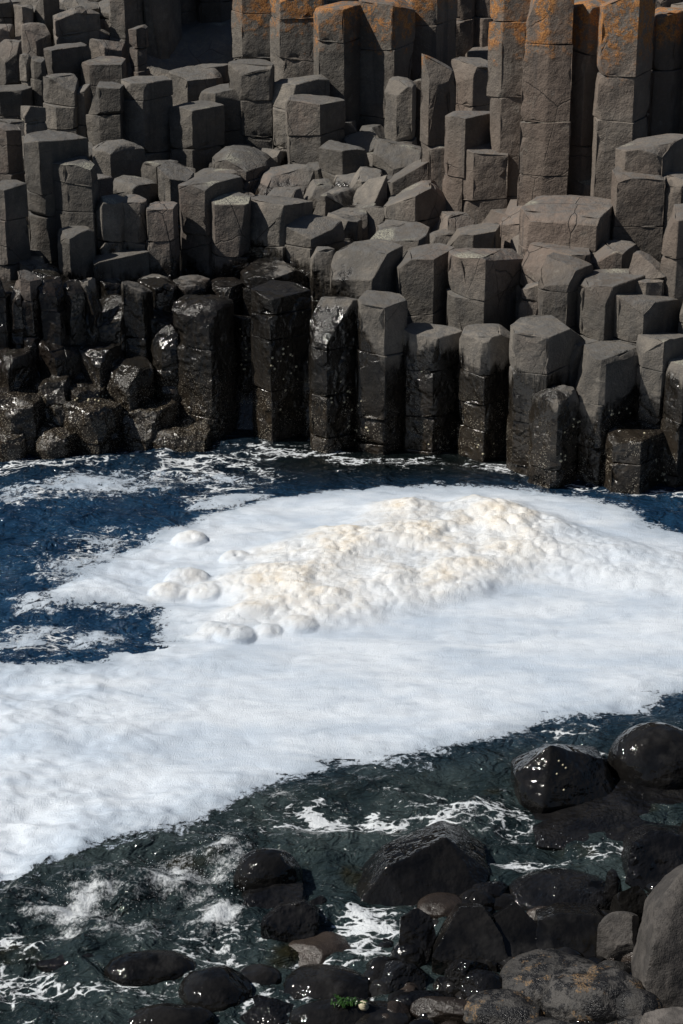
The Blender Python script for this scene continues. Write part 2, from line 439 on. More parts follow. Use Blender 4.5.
FACET = [None]
def block_column(poly, zb, zt, label, group, tilt, dome, chips, corner, rs, wild=0.0, jmin=.2, jmax=.65, name='basalt_column'):
    rg = np.random.default_rng(rs + 1000)
    cx, cy = poly.mean(axis=0); pl0 = poly - np.array([cx, cy])
    hgt = zt - zb
    zc = [hgt]; z = hgt - rg.uniform(jmin * .8, jmax * .85)
    while z > .12: zc.append(z); z -= rg.uniform(jmin, jmax)
    zc.append(0.0)
    V, F = [], []
    tt = np.array(tilt)
    for b in range(len(zc) - 1):
        zh, zl = zc[b], zc[b + 1]
        last = b == len(zc) - 2
        bt = np.array([0, 0]) if last else rg.normal(0, .06, 2)
        sc = 1 - abs(rg.normal(0, .010)) if rg.random() < .8 else 1 - rg.uniform(.02, .045)
        pl = pl0 * sc + rg.normal(0, .0045, 2) + rg.normal(0, .004, pl0.shape)
        cuts = []
        def cut(ph, al, zref_top, amount):
            no = np.array([math.cos(ph) * math.cos(al), math.sin(ph) * math.cos(al), math.sin(al)])
            zz = (zh + pl @ tt) if zref_top else (zl + pl @ bt)
            m = (np.column_stack([pl, zz]) @ no).max()
            cuts.append((Vector(no * (m - amount)), Vector(no)))
        vang = np.arctan2(pl[:, 1], pl[:, 0])
        front = [q for q in range(len(pl)) if pl[q, 1] < .25 * abs(pl[:, 1]).max()]
        if b == 0 and FACET[0]:
            no = np.array(FACET[0][:3]); m = (np.column_stack([pl, zh + pl @ tt]) @ no).max()
            cuts.append((Vector(no * (m - FACET[0][3])), Vector(no)))
        if b == 0:
            if dome > .035:
                for q in range(9): cut(q * math.tau / 9 + rg.uniform(-.2, .2), rg.uniform(.95, 1.2), True, dome * rg.uniform(.7, 1.2))
                for q in range(7): cut(q * math.tau / 7 + rg.uniform(-.2, .2), rg.uniform(.45, .7), True, dome * rg.uniform(.25, .6))
            for q in range(chips):
                i_ = front[int(rg.integers(len(front)))] if q % 3 < 2 else int(rg.integers(len(pl)))
                big = q < 1 + int(wild) and rg.random() < .55 + .4 * wild
                cut(vang[i_] + rg.normal(0, .35), rg.uniform(.25, 1.2), True, rg.uniform(.05, .12 + .07 * wild) if big else rg.uniform(.008, .05))
            # a slightly broken, stepped top rather than one clean plane
            for q in range(int(rg.integers(0, 3))): cut(rg.uniform(-math.pi, math.pi), rg.uniform(1.25, 1.45), True, rg.uniform(.006, .05))
        else:
            for q in range(int(rg.integers(0, 3))):
                i_ = front[int(rg.integers(len(front)))]
                cut(vang[i_] + rg.normal(0, .3), rg.uniform(.2, 1.0), True, rg.uniform(.006, .035))
        for q in range(int(rg.integers(0, 3))):
            i_ = front[int(rg.integers(len(front)))]
            cut(vang[i_] + rg.normal(0, .3), -rg.uniform(.2, 1.0), False, rg.uniform(.006, .035))
        if rg.random() < .35:
            i_ = front[int(rg.integers(len(front)))]
            cut(vang[i_], rg.uniform(-.12, .12), True, rg.uniform(.006, .03))
        v, f = cut_block(pl, zl + .0015, zh - (.0015 if b else 0), bt, tt, cuts, corner, (cx, cy, zb))
        o_ = len(V); V += v; F += [[q + o_ for q in g] for g in f]
        tt = bt
    o = mesh_obj(name, V, F, M_BASALT, (cx, cy, zb), smooth=True, sharp=22)
    tag(o, label, 'rock column', group, 'thing')
    base = len(ALL_V)
    ALL_V.extend([(q[0] + cx, q[1] + cy, q[2] + zb) for q in V])
    ALL_F.extend([tuple(q + base for q in f) for f in F]); OWNER.extend([o.name] * len(F))
    return o

OWNER = []
def column(poly, zb, zt, label, group, tilt=(0, 0), dome=0.0, chips=2, rough=1.0, corner=.02, joints=True, rs=0, name='basalt_column'):
    if rough < 1.5:
        wild = .45 if group == G_FACE else 1.0 if group == G_SHELF or group.startswith('low broken') else .3
        back = group == G_BACK
        return block_column(poly, zb, zt, label, group, tilt, dome, chips, min(corner, .0055), rs, wild, .35 if back else .2, .95 if back else .6)
    rg = np.random.default_rng(rs + 1000)
    cx, cy = poly.mean(axis=0)
    pl = poly - np.array([cx, cy])
    ring = smooth_ring(pl, corner)
    n = len(ring); Rm = np.abs(np.linalg.norm(ring, axis=1)).mean()
    hgt = zt - zb
    zs = list(np.arange(0, hgt - .02, .045)) + [hgt - .014, hgt - .004]
    jz = []
    if joints:
        z = hgt - rg.uniform(.2, .6)
        while z > .1:
            jz.append(z); z -= rg.uniform(.22, .68)
    for z in jz: zs += [z - .010, z - .0025, z + .0025, z + .010]
    zs = np.array(sorted(zs))
    levels = []
    seg_off = rg.normal(0, .0055, (len(jz) + 1, 2)); seg_sc = 1 - np.abs(rg.normal(0, .009, len(jz) + 1))
    jt = rg.normal(0, .05, (len(jz) + 1, 2))
    for z in zs:
        k = sum(1 for q in jz if z < q)
        s = seg_sc[k]
        for q in jz:
            if abs(z - q) < .004: s *= .972
            elif abs(z - q) < .011: s *= .995
        if z > hgt - .01: s *= .990
        pr = ring * s + seg_off[k]
        zz = np.full(n, z)
        near = min([abs(z - q) for q in jz] + [9])
        if near < .012: zz = zz + pr @ jt[k - 1 if k else 0]          # joints are not level
        f = np.clip((z - (hgt - .35)) / .35, 0, 1)
        zz = zz + f * (pr @ np.array(tilt))
        levels.append(np.column_stack([pr, zz]))
    top = levels[-1]
    for s in (.93, .80, .62, .42, .2):
        pr = top[:, :2] * s
        zz = hgt + pr @ np.array(tilt) + dome * (1 - s * s)
        levels.append(np.column_stack([pr, zz]))
    nl = len(levels)
    V = np.vstack(levels + [np.array([[0, 0, hgt + dome]])])
    # broken corners: flat conchoidal cuts at the top, small spalls at the joints
    sizes = [.115, .07, .05, .04, .03, .03, .03]
    for c in range(chips + 1):
        ph = rg.uniform(-math.pi, math.pi) if c % 2 else rg.uniform(-2.7, -.3)
        al = rg.uniform(.25, 1.15)
        nv = np.array([math.cos(ph) * math.cos(al), math.sin(ph) * math.cos(al), math.sin(al)])
        T = V[len(zs) * n - n:len(zs) * n]
        far = (T @ nv).max()
        p0 = far - rg.uniform(.25, 1.0) * sizes[c]
        d = V @ nv - p0 + .008 * vnoise(V[:, 0] * 14, V[:, 1] * 14, V[:, 2] * 14, rs + c)
        V = V - np.where(d > 0, d * .98, 0)[:, None] * nv
    for c in range(3 if joints else 0):
        if not jz: break
        zj = jz[int(rg.integers(0, min(3, len(jz))))]
        ph = rg.uniform(-2.9, -.2)
        al = rg.uniform(-.5, .5)
        nv = np.array([math.cos(ph) * math.cos(al), math.sin(ph) * math.cos(al), math.sin(al)])
        hi = zj + (0 if c % 2 else rg.uniform(.08, .2)); lo_ = zj - (rg.uniform(.08, .25) if c % 2 else 0)
        sel = (V[:, 2] < hi + .002) & (V[:, 2] > lo_ - .002)
        if sel.sum() < 4: continue
        d = V @ nv - ((V[sel] @ nv).max() - rg.uniform(.01, .045))
        V = V - np.where((d > 0) & sel, d, 0)[:, None] * nv
    wx, wy, wz = V[:, 0] + cx, V[:, 1] + cy, V[:, 2] + zb
    out = V[:, :2] / (np.linalg.norm(V[:, :2], axis=1)[:, None] + 1e-6)
    iscap = np.zeros(len(V)); iscap[(len(zs)) * n:] = 1
    dd = .007 * fbm(wx * 2.6, wy * 2.6, wz * 2.0, rs, 2) + rough * (.0115 * fbm(wx * 8, wy * 8, wz * 8, 5, 4, .6) + .006 * fbm(wx * 26, wy * 26, wz * 26, 9, 2))
    side = 1 - iscap
    V[:, 0] += out[:, 0] * dd * side; V[:, 1] += out[:, 1] * dd * side
    V[:, 2] += iscap * (.026 * fbm(wx * 4, wy * 4, 0, rs + 3, 3) + rough * .010 * fbm(wx * 15, wy * 15, 0, 31, 2))
    V[:, 2] += (1 - iscap) * np.where(V[:, 2] > hgt - .08, .010 * fbm(wx * 9, wy * 9, 0, 13, 2), 0)
    F = []
    for i in range(nl - 1):
        for k in range(n):
            k2 = (k + 1) % n
            F.append((i * n + k, i * n + k2, (i + 1) * n + k2, (i + 1) * n + k))
    cidx = len(V) - 1
    for k in range(n): F.append(((nl - 1) * n + k, (nl - 1) * n + (k + 1) % n, cidx))
    o = mesh_obj(name, V, F, M_BASALT, (cx, cy, zb), sharp=20)
    tag(o, label, 'rock column', group, 'thing')
    base = len(ALL_V)
    ALL_V.extend((V + np.array([cx, cy, zb])).tolist())
    ALL_F.extend([tuple(q + base for q in f) for f in F]); OWNER.extend([o.name] * len(F))
    return o

def plan_polygon(w, e, rg, depthk=1.0):
    """outline seen from the front: left corner, one or two front corners, right corner, two or three back corners"""
    d = w * .46 * depthk
    ys = rg.uniform(-.08, .08, 2) * w
    if isinstance(e, tuple):
        fr = ([(e[0] - .5) * w, -d * rg.uniform(.40, .62)], [(e[1] - .5) * w, -d * rg.uniform(.95, 1.1)]) if e[1] < .75 else ([(e[0] - .5) * w, -d * .80], [(e[1] - .5) * w, -d * rg.uniform(.92, .99)])
    elif .36 < e < .64 and rg.random() < .25:
        fr = ([(e - .5) * w, -d * 1.02],)
    else:
        if e <= .5: fr = [(e - .5) * w, -d], [(min(e + .5, .9) - .5) * w, -d * rg.uniform(.62, .85)]
        else: fr = [(max(e - .48, .1) - .5) * w, -d * rg.uniform(.62, .85)], [(e - .5) * w, -d]
    pts = [[-w / 2, ys[0]], *fr, [w / 2, ys[1] + .10 * w], [w * rg.uniform(.15, .32), d * rg.uniform(.8, 1)], [-w * rg.uniform(.15, .32), d * rg.uniform(.8, 1)]]
    return np.array(pts)

# zones of the cliff, each a group
G_BACK = 'tall columns of the back wall'
G_STEP = 'stepped columns on the upper left'
G_SHELF = 'column tops of the middle shelf'
G_FACE = 'dry columns along the shelf edge'
G_FRONT = 'wet columns standing in the sea'
G_LEFT = 'wet columns on the lower left'
# xl, xr, y of the front top edge, y of the visible foot, front corner(s), options, group, label
T = [
 # ---- back wall, left to right
 (124,166,-420,60,.25,{'dy':.7,'dk':2.4}, G_BACK,'shadowed grey column left of the black cleft at the top of the cliff'),  # unseen height and depth stretched to keep the cleft in shade
 (160,200,-40,58,.55,{'dy':1.2}, G_BACK,'nearly black column deep in the dark cleft, its left part'),
 (196,238,-40,66,.6,{'dy':1.2}, G_BACK,'nearly black column deep in the dark cleft, its right part'),
 (233,278,-22,64,(.22,.97),{}, G_BACK,'plain grey back wall column just right of the black cleft'),
 (271,322,-10,82,(.2,.97),{}, G_BACK,'back wall column with orange lichen top, second right of the black cleft'),
 (314,368,9,108,.55,{}, G_BACK,'squat back wall column with orange flat top and black right face'),
 (360,414,4,106,.62,{}, G_BACK,'grey back wall column with rough dark right side beside the orange squat one'),
 (404,456,-6,80,.6,{}, G_BACK,'brownish back wall column with broad orange stain above two short blocks'),
 (446,478,-16,60,.3,{'dy':.3}, G_BACK,'thin orange stained column behind the ledge with the dark hollow'),
 (470,506,-12,52,.35,{'dy':.3}, G_BACK,'reddish column with patchy orange crest behind the capped ledge block'),
 (492,532,-14,206,(.3,.97),{'dy':.02,'yd':214}, G_BACK,'tall slim jointed column, left neighbour of the great lichen topped column'),
 (525,573,-4,216,(.48,.97),{'chips':1}, G_BACK,'great tall column with orange top beside the tall black recess'),
 (562,610,4,168,.5,{'yd':216,'dy':.32,'dome':.05}, G_BACK,'arched column top set back in the tall black recess'),
 (602,656,-6,172,(.03,.64),{'chips':1,'yd':214}, G_BACK,'great tall column with most orange lichen, right of the black recess'),
 (651,690,13,148,.1,{'yd':200}, G_BACK,'tall grey jointed column at the right end of the back wall'),
 (688,735,-10,150,.3,{'yd':200}, G_BACK,'back wall column cut off by the right edge of the photo'),
 # ---- in front of the back wall
 (448,497,66,112,.5,{'dome':.02}, G_BACK,'block with an orange slab top and a dark hollow at its left'),
 (424,456,66,192,.68,{'tilt':(-.5,0)}, G_BACK,'tall slender grey pillar with a slanted top, left of two shorter pillars'),
 (386,416,82,150,.85,{}, G_BACK,'short upright block with warm grey face right of the fallen rubble'),
 (413,429,80,142,.8,{}, G_BACK,'narrow strip of column between short block and slender slanted pillar'),
 (446,498,117,214,(.05,.33),{'chips':1,'dy':.05}, G_BACK,'pillar with pale left edge and dark right face, tallest of two stepped pillars'),
 (461,507,152,210,(.28,.97),{'chips':0,'dy':-.18}, G_BACK,'lower squared pillar leaning against the stepped pillar with pale edge'),
 (569,612,180,207,.4,{'chips':3,'tilt':(0,.25)}, G_BACK,'small chipped pillar standing at the foot of the black recess'),
 (614,667,176,247,(.03,.9),{'chips':1}, G_BACK,'broad flat faced pillar at right carrying a pale cracked cap'),
 (617,690,150,178,.55,{'chips':3,'yd':240}, G_BACK,'pale bluish cracked cap block on the broad right pillar'),
 (660,700,180,252,.5,{}, G_BACK,'reddish pillar behind the rounded pillar at the right edge'),
 (664,712,214,302,.25,{'dome':.03}, G_BACK,'rounded smooth pillar at the right edge above the crusted stub'),
 # ---- upper left steps
 (-20,16,2,20,.5,{'dome':.03}, G_STEP,'small rounded block in the very top left corner'),
 (12,34,6,34,.5,{}, G_STEP,'rough small block second from the top left corner'),
 (32,58,-6,30,.5,{}, G_STEP,'rough block behind the big dark domed boulder top'),
 (52,99,11,47,(.06,.12),{'dome':.07,'corner':.05,'chips':0}, G_STEP,'domed block with a round dark front face at the top left'),
 (97,133,-260,38,(.05,.5),{'rough':2.0}, G_STEP,'knobbly pale column left of the black cleft, behind the wedge topped block'),  # top raised far out of view to throw shade into the cleft
 (-14,13,28,44,.5,{}, G_STEP,'dark block at the left edge below the corner block'),
 (-6,21,44,80,.45,{}, G_STEP,'cracked block with a dark right side near the left edge'),
 (21,50,26,54,(.05,.55),{'chips':1}, G_STEP,'cube shaped block with pale top left of the domed dark block'),
 (19,34,55,102,.5,{}, G_STEP,'slim dark column below the cube shaped block'),
 (29,45,54,106,.75,{}, G_STEP,'narrow lit column strip right of the slim dark one'),
 (43,90,50,80,(.04,.27),{'chips':3}, G_STEP,'block with reddish left corner and rough dark front below the domed one'),
 (42,77,79,138,(.38,.97),{}, G_STEP,'jointed column with bright chipped shoulder under the rough dark block'),
 (74,90,80,140,.6,{}, G_STEP,'thin pale sliver of column between two jointed columns'),
 (88,126,44,64,.45,{'tilt':(-.12,-.25),'chips':3}, G_STEP,'wedge topped block with a lit sloping face below the black cleft'),
 (79,124,64,90,(.25,.97),{'chips':1}, G_STEP,'smooth square fronted block under the wedge topped block'),
 (85,123,88,152,(.40,.97),{'chips':1}, G_STEP,'three block column with neat level joints under the square fronted block'),
 (128,148,28,78,.45,{'dy':.1,'tilt':(.3,0)}, G_STEP,'little sunlit pillar top catching light inside the black cleft'),
 (121,172,84,150,(.03,.48),{'chips':3}, G_STEP,'column with a broken dark notch in its top below the black cleft'),
 (166,222,76,106,.4,{'chips':2}, G_STEP,'low block with shaded right side at the floor of the black cleft'),
 (193,234,67,88,.3,{}, G_STEP,'flat reddish block at the foot of the dark cleft'),
 (228,274,66,137,(.3,.97),{'chips':2}, G_STEP,'column with reddish left face and ragged top right of the cleft floor'),
 (199,256,92,135,.3,{'chips':2}, G_STEP,'block with a wholly black right face below the cleft'),
 (271,330,86,138,(.04,.26),{'chips':1}, G_STEP,'low column with a slab top and black shadow under its right rim'),
 (286,346,104,154,(.04,.58),{'chips':2}, G_STEP,'boxy column with a flat lit front and black right face, mid cliff'),
 (169,224,110,160,(.03,.45),{'chips':1}, G_STEP,'boxy two block column with half black front below the cleft'),
 (-14,32,92,112,.35,{}, G_STEP,'low dark fronted block at the left edge, third tier down'),
 (-10,22,128,172,(.05,.62),{}, G_STEP,'pale squared column at the left edge beside a slim one'),
 (20,45,106,182,(.1,.22),{'chips':1}, G_STEP,'slim flat topped column left of the big black fronted column'),
 (25,88,142,268,(.03,.30),{'chips':1,'dy':.34}, G_STEP,'big pale column with a black sunken panel under its top'),
 (93,144,148,180,(.05,.40),{'dome':.05,'corner':.04,'chips':0}, G_STEP,'mushroom like round topped stump with a reddish rim'),
 (-16,27,188,272,(.1,.55),{}, G_STEP,'wide bluish grey column at the left edge above the wet rocks'),
 (40,96,165,264,(.5,.97),{'chips':1,'dy':.18}, G_STEP,'tall column right of the big pale column, sharing its sunken panel'),
 (62,113,184,236,(.04,.12),{'chips':3}, G_STEP,'broken block stack with a light cap and gaping black crack'),
 (58,95,234,278,(.05,.4),{'chips':2}, G_STEP,'lower chunk of the cracked stack above the wet wall'),
 (92,126,202,264,.3,{'chips':3}, G_STEP,'column with a black hollow front like a doorway'),
 (120,148,200,264,(.1,.9),{'chips':2}, G_STEP,'pale column right of the black doorway hollow'),
 (92,148,262,279,(.05,.1),{}, G_STEP,'low pale sill block beneath the black doorway hollow'),
 (110,160,186,202,.5,{}, G_STEP,'thin flat slab behind the doorway hollow column'),
 (140,178,166,196,.45,{}, G_STEP,'small grey block right of the mushroom like stump'),
 (146,178,208,274,(.08,.9),{'chips':0}, G_STEP,'neat squared column with a level top, right of the doorway hollow pair'),
 (158,194,170,210,.35,{}, G_STEP,'block with a cracked lit front below the boxy two block column'),
 (177,242,186,266,(.04,.46),{'chips':3,'dy':.06}, G_STEP,'column with long vertical cracks and a thin black top panel'),
 (208,250,201,266,(.15,.97),{'chips':0,'dy':-.12}, G_STEP,'column with a smooth domed top edge left of the streaked column'),
 # ---- middle shelf
 (211,290,158,178,(.04,.47),{'dome':.10,'corner':.06,'chips':1}, G_SHELF,'large turtle backed stump with a black right side on the shelf'),
 (252,314,180,190,.3,{'tilt':(.16,.1),'chips':3}, G_SHELF,'slanting wedge slab right of the turtle backed stump'),
 (188,252,180,192,.4,{}, G_SHELF,'wide low slab under the turtle backed stump'),
 (318,370,150,170,.45,{'chips':1}, G_SHELF,'low box with a black right end left of the fallen rubble foot'),
 (372,424,150,166,.4,{'chips':3}, G_SHELF,'flat dusty slab in front of the short warm grey block'),
 (386,428,162,190,(.14,.97),{'chips':1}, G_SHELF,'tidy dark fronted cube in front of the slender slanted pillar'),
 (382,448,194,221,(.06,.5),{'chips':2}, G_SHELF,'box with a round black shadow face at the foot of the slender pillar'),
 (346,388,186,202,.6,{'tilt':(.35,0),'chips':3}, G_SHELF,'tilted wedge block pointing up to the right on the shelf'),
 (352,390,211,222,(.1,.5),{}, G_SHELF,'thin flat block below the tilted wedge block'),
 (306,346,198,212,.5,{'chips':3}, G_SHELF,'broken slab left of the tilted wedge block'),
 (262,308,196,206,.5,{}, G_SHELF,'flat slab behind the streaked column'),
 (318,362,222,236,.4,{}, G_SHELF,'low stub with a hollow dark front behind the leaning chunk'),
 (336,384,178,188,.5,{'chips':3}, G_SHELF,'pale worn slab in the middle of the shelf'),
 (428,474,222,234,.5,{'dome':.02}, G_SHELF,'flat sunlit slab at the foot of the two stepped pillars'),
 (472,520,214,226,.4,{'dome':.02}, G_SHELF,'pale smooth slab under the great lichen column, left part'),
 (500,560,210,226,.5,{'tilt':(.1,0)}, G_SHELF,'sloping smooth slab under the great lichen column, right part'),
 (440,500,236,248,.5,{'chips':1}, G_SHELF,'glinting worn slab behind the pale topped edge column'),
 (519,620,216,256,(.04,.72),{'chips':1,'tilt':(.03,.08)}, G_SHELF,'huge tilted block with a rough ochre front and black right end'),
 (588,640,252,276,.6,{'chips':4}, G_SHELF,'shattered block at the right foot of the huge tilted block'),
 (624,668,260,304,.5,{'chips':3}, G_SHELF,'fractured angular block left of the rounded smooth pillar'),
 # ---- shelf edge
 (244,314,208,266,(.03,.56),{'chips':1}, G_FACE,'streaked column with slanting dark stains on its lit front'),
 (281,346,229,266,(.06,.46),{'chips':2}, G_FACE,'rounded shoulder block right of the streaked column'),
 (242,310,276,300,(.05,.5),{'chips':3,'dome':.02}, G_FACE,'worn low platform behind the flat topped black column'),
 (309,337,253,304,(.1,.8),{}, G_FACE,'pale squared block left of the leaning chipped chunk'),
 (330,402,258,306,(.03,.57),{'chips':3}, G_FACE,'leaning chipped chunk with a lit diagonal face above the glinting wet column'),
 (368,430,238,262,.5,{'chips':3}, G_FACE,'broken topped stub with a dark curl of shadow behind the edge columns'),
 (396,454,259,322,(.04,.64),{'chips':1,'tilt':(.12,.05)}, G_FACE,'slant topped reddish column on the shelf edge'),
 (448,525,260,330,(.03,.46),{'chips':2}, G_FACE,'large pale edge column with a flat top and cracked black side'),
 (522,590,256,284,(.28,.97),{'chips':1}, G_FACE,'squared block under the huge tilted block'),
 (520,543,282,324,.8,{}, G_FACE,'small block under the squared block, beside the cracked black side'),
 (539,594,268,332,(.05,.5),{'chips':3}, G_FACE,'column with a bluish front and shattered right shoulder'),
 (578,648,287,330,(.05,.35),{'chips':3}, G_FACE,'broken hump column left of the crusted stub'),
 (612,684,306,354,(.05,.36),{'chips':1}, G_FACE,'stub with a pale crusted flat top near the right edge'),
 (680,735,300,360,.4,{}, G_FACE,'dry column just outside the right edge beside the crusted stub'),
 # ---- wet front row
 (250,311,297,442,(.04,.34),{'chips':0,'corner':.015}, G_FRONT,'flat topped black column with a pale strip down its left, in the sea'),
 (309,358,306,455,(.06,.36),{'chips':0,'tilt':(.05,.05),'facet':(-.417,-.648,.636,.20)}, G_FRONT,'black column with a bright glinting sloped top'),
 (356,410,306,455,(.06,.52),{'chips':1}, G_FRONT,'five block jointed wet column right of the glinting column'),
 (402,440,310,330,.4,{'dy':.1}, G_FRONT,'short dark shouldered stub behind the five block column'),
 (402,464,338,455,(.05,.5),{'chips':3}, G_FRONT,'half wet column with a split slanted cap'),
 (459,522,338,456,(.04,.4),{'chips':3}, G_FRONT,'half wet column with a flaked smooth sloping top, right of the split cap one'),
 (510,587,336,470,(.04,.45),{'chips':1}, G_FRONT,'large half wet column with a flat pale top at its back'),
 (561,616,348,404,(.05,.1),{}, G_FRONT,'pale block behind the round shouldered column'),
 (575,644,360,474,(.06,.36),{'dome':.03,'corner':.05,'chips':2}, G_FRONT,'round shouldered column, pale above and black below'),
 (528,584,404,487,.5,{'dy':-.08,'dome':.05,'corner':.06,'rough':2.5,'chips':2}, G_FRONT,'low shaggy black stump with limpets beside the large half wet column'),
 (604,669,440,494,.52,{'chips':1}, G_FRONT,'lowest black drum of a column awash at the right'),
 (636,692,342,440,(.08,.42),{'chips':1}, G_FRONT,'flat topped half wet column behind the low drum'),
 (664,716,368,488,(.05,.3),{'dome':.02}, G_FRONT,'half wet column at the right edge, nearest to the water'),
 (712,765,360,492,.4,{}, G_FRONT,'wet column just beyond the right edge of the photo'),
 (173,236,312,438,(.10,.62),{'dome':.05,'corner':.07,'rough':2.0,'chips':2}, G_FRONT,'big worn column with a rounded shoulder and barnacled foot, left of the shadow gap'),
 (230,256,318,438,.5,{'dy':.3}, G_FRONT,'black column hidden in the shadow gap left of the flat topped black column'),
 (150,184,336,408,.5,{'dome':.04,'corner':.05,'rough':2.0}, G_FRONT,'barnacled leaning stump tucked against the big worn column'),
 # ---- wet lower left
 (-22,8,275,354,.5,{'dy':.05}, G_LEFT,'wet column cut by the left edge at the start of the wet wall'),
 (4,22,278,354,.4,{'rough':1.6}, G_LEFT,'narrow mossy black column second in the wet wall'),
 (18,40,268,354,.6,{}, G_LEFT,'glossy bluish column standing highest in the wet wall'),
 (38,64,282,354,(.1,.8),{'rough':1.6}, G_LEFT,'flat bluish wet column right of the glossy highest one'),
 (61,83,286,345,.4,{'rough':2}, G_LEFT,'rusty brown weeded column in the wet wall'),
 (80,102,283,345,.6,{'rough':2}, G_LEFT,'weed streaked grey column left of the dark wet recess'),
 (99,126,284,350,.5,{'dy':.35,'rough':2}, G_LEFT,'ragged black column inside the dark wet recess'),
 (121,152,284,352,(.1,.75),{'dome':.02}, G_LEFT,'smooth wet column right of the dark wet recess'),
 (138,180,284,304,.45,{'chips':3}, G_LEFT,'dark wet block behind the smooth wet column'),
 (144,178,310,350,(.1,.7),{}, G_LEFT,'squared wet block right of the smooth wet column'),
 (168,210,286,314,.45,{'chips':3,'dome':.02}, G_LEFT,'worn grey block above the big worn column'),
 (206,250,288,316,.5,{'chips':3}, G_LEFT,'dark broken block left of the worn low platform'),
 (34,82,346,372,.5,{'rough':2}, G_LEFT,'low brown terrace stub under the rusty weeded column'),
 (78,124,352,376,.5,{'rough':2}, G_LEFT,'low wet terrace stub beneath the dark wet recess'),
 (-14,36,360,394,.5,{'rough':2}, G_LEFT,'low wet terrace stub at the left edge'),
 (102,152,372,412,(.05,.58),{'rough':2.2,'chips':2}, G_LEFT,'squared brown barnacled block with a black right face'),
 (26,70,388,414,.5,{'rough':2.5,'dome':.03}, G_LEFT,'rough brown hump left of the black notch in the barnacled rocks'),
 (58,104,394,420,.5,{'rough':2.5,'chips':3}, G_LEFT,'notched barnacled block with yellowish limpets before it'),
 (-16,44,404,442,.5,{'rough':2.8,'dome':.04,'corner':.06}, G_LEFT,'brown barnacled lump at the left edge above the water'),
 (40,74,408,436,.5,{'rough':2.8,'corner':.05}, G_LEFT,'small barnacled lump between two larger lumps'),
 (65,125,414,456,(.06,.6),{'rough':2.6,'dome':.03,'corner':.06}, G_LEFT,'dark glittering barnacled lump at the waterline, left'),
 (119,178,418,452,(.05,.42),{'rough':2.4,'chips':2}, G_LEFT,'square barnacled lump with a black overhang at the waterline'),
 (144,214,440,454,.5,{'rough':2.5,'corner':.06}, G_LEFT,'low crusty rock skirting the foot of the big worn column'),
 (-20,30,440,464,.5,{'rough':2.8,'dome':.03,'corner':.06}, G_LEFT,'lowest barnacled rock in the left corner of the waterline'),
 (22,78,438,462,.5,{'rough':2.8,'dome':.03,'corner':.06}, G_LEFT,'wide low glittering rock at the waterline near the left'),
]
traced = []
for i, (xl, xr, ytf, yb, e, op, grp, lab) in enumerate(T):
    rg = np.random.default_rng(300 + i)
    pc = (xl + xr) / 2
    Yc = depth_for(pc, op.get('yd', yb)) + .22 + op.get('dy', 0)
    zt0 = at_depth(pc, ytf, Yc - .2)[2]
    depth = project(0, Yc, zt0)[2]
    w = (xr - xl + (4 if grp == G_BACK else 1)) / FPX * depth
    Yf = Yc - w * .44
    x, _, zt = at_depth(pc, ytf, Yf)
    x = at_depth(pc, ytf, Yc)[0]
    zb = at_depth(pc, yb, Yf)[2] - .45
    if yb > wl_y(pc) - 14: zb = min(zb, -.35)
    zb = min(zb, zt - .35)
    pl = plan_polygon(w, e, rg, op.get('dk', 1.0)) + np.array([x, Yc])
    tilt = op.get('tilt', tuple(rg.normal(0, .11 if grp in (G_SHELF, G_FACE) else .05, 2)))
    if 'tilt' not in op: tilt = (tilt[0], tilt[1] + .02)
    FACET[0] = op.get('facet')
    column(pl, zb, zt, lab, grp, tilt, op.get('dome', rg.uniform(0, .018)), op.get('chips', int(rg.integers(2, 5))), op.get('rough', 1.0 if yb < 300 else 1.3), op.get('corner', rg.uniform(.004, .012)), True, i)
    FACET[0] = None
    traced.append((x, Yc, w, zt, lab))

# ---- broken stubs that fill the gaps between the traced columns
def trim(lab, n):
    w_ = lab.replace(',', '').split()[:n]
    while w_[-1] in ('a', 'the', 'with', 'of', 'and', 'its', 'at', 'in', 'to', 'by', 'under', 'that', 'beside', 'right', 'left', 'above', 'below', 'behind', 'black', 'flat', 'round', 'big', 'two', 'on', 'from', 'great'): w_.pop()
    return ' '.join(w_)
k = 0
a = .335
used_lab = set()
for j in range(0, 26):
    for i in range(-14, 15):
        x = (i + .5 * (j % 2)) * a + random.uniform(-.05, .05)
        Yoff = .22 + j * a * .84
        px = project(x, 16 + Yoff, 1.5)[0]
        Y = wl_depth(min(max(px, -60), 740)) + Yoff + random.uniform(-.05, .05)
        if abs(project(x, Y, 1.5)[0] - 341) > 430: continue
        if 138 < px < 240 and Yoff > 5.2: continue
        if any(math.hypot(x - q[0], (Y - q[1])) < .5 * q[2] * .62 + .085 for q in traced): continue
        zt = ground_z(x, Y) - (random.uniform(-.01, .06) if 1 < Yoff < 4.2 else random.uniform(.0, .12))
        if Yoff < .5: zt = min(zt, random.uniform(.15, .4))
        near = min(traced, key=lambda q: math.hypot(x - q[0], Y - q[1]))
        n = 6; ph = random.uniform(0, 1)
        pl = np.array([[math.cos(ph + q * math.tau / n + random.uniform(-.16, .16)) * a * .64 * random.uniform(.94, 1.08), math.sin(ph + q * math.tau / n + random.uniform(-.16, .16)) * a * .64 * random.uniform(.94, 1.08)] for q in range(n)]) + np.array([x, Y])
        dx, dy = x - near[0], Y - near[1]
        side = ('behind' if dy > 0 else 'in front of') if abs(dy) > abs(dx) else ('left of' if dx < 0 else 'right of')
        lab = 'low stub ' + side + ' the ' + trim(near[4], 10)
        rg = np.random.default_rng(9000 + k)
        column(pl, zt - .75, zt, lab, 'low broken stubs in the gaps between columns', tuple(rg.normal(0, .13, 2)), .01, int(rg.integers(2, 6)), 1.0 if zt > .8 else 2.0, .02, True, 5000 + k)
        k += 1
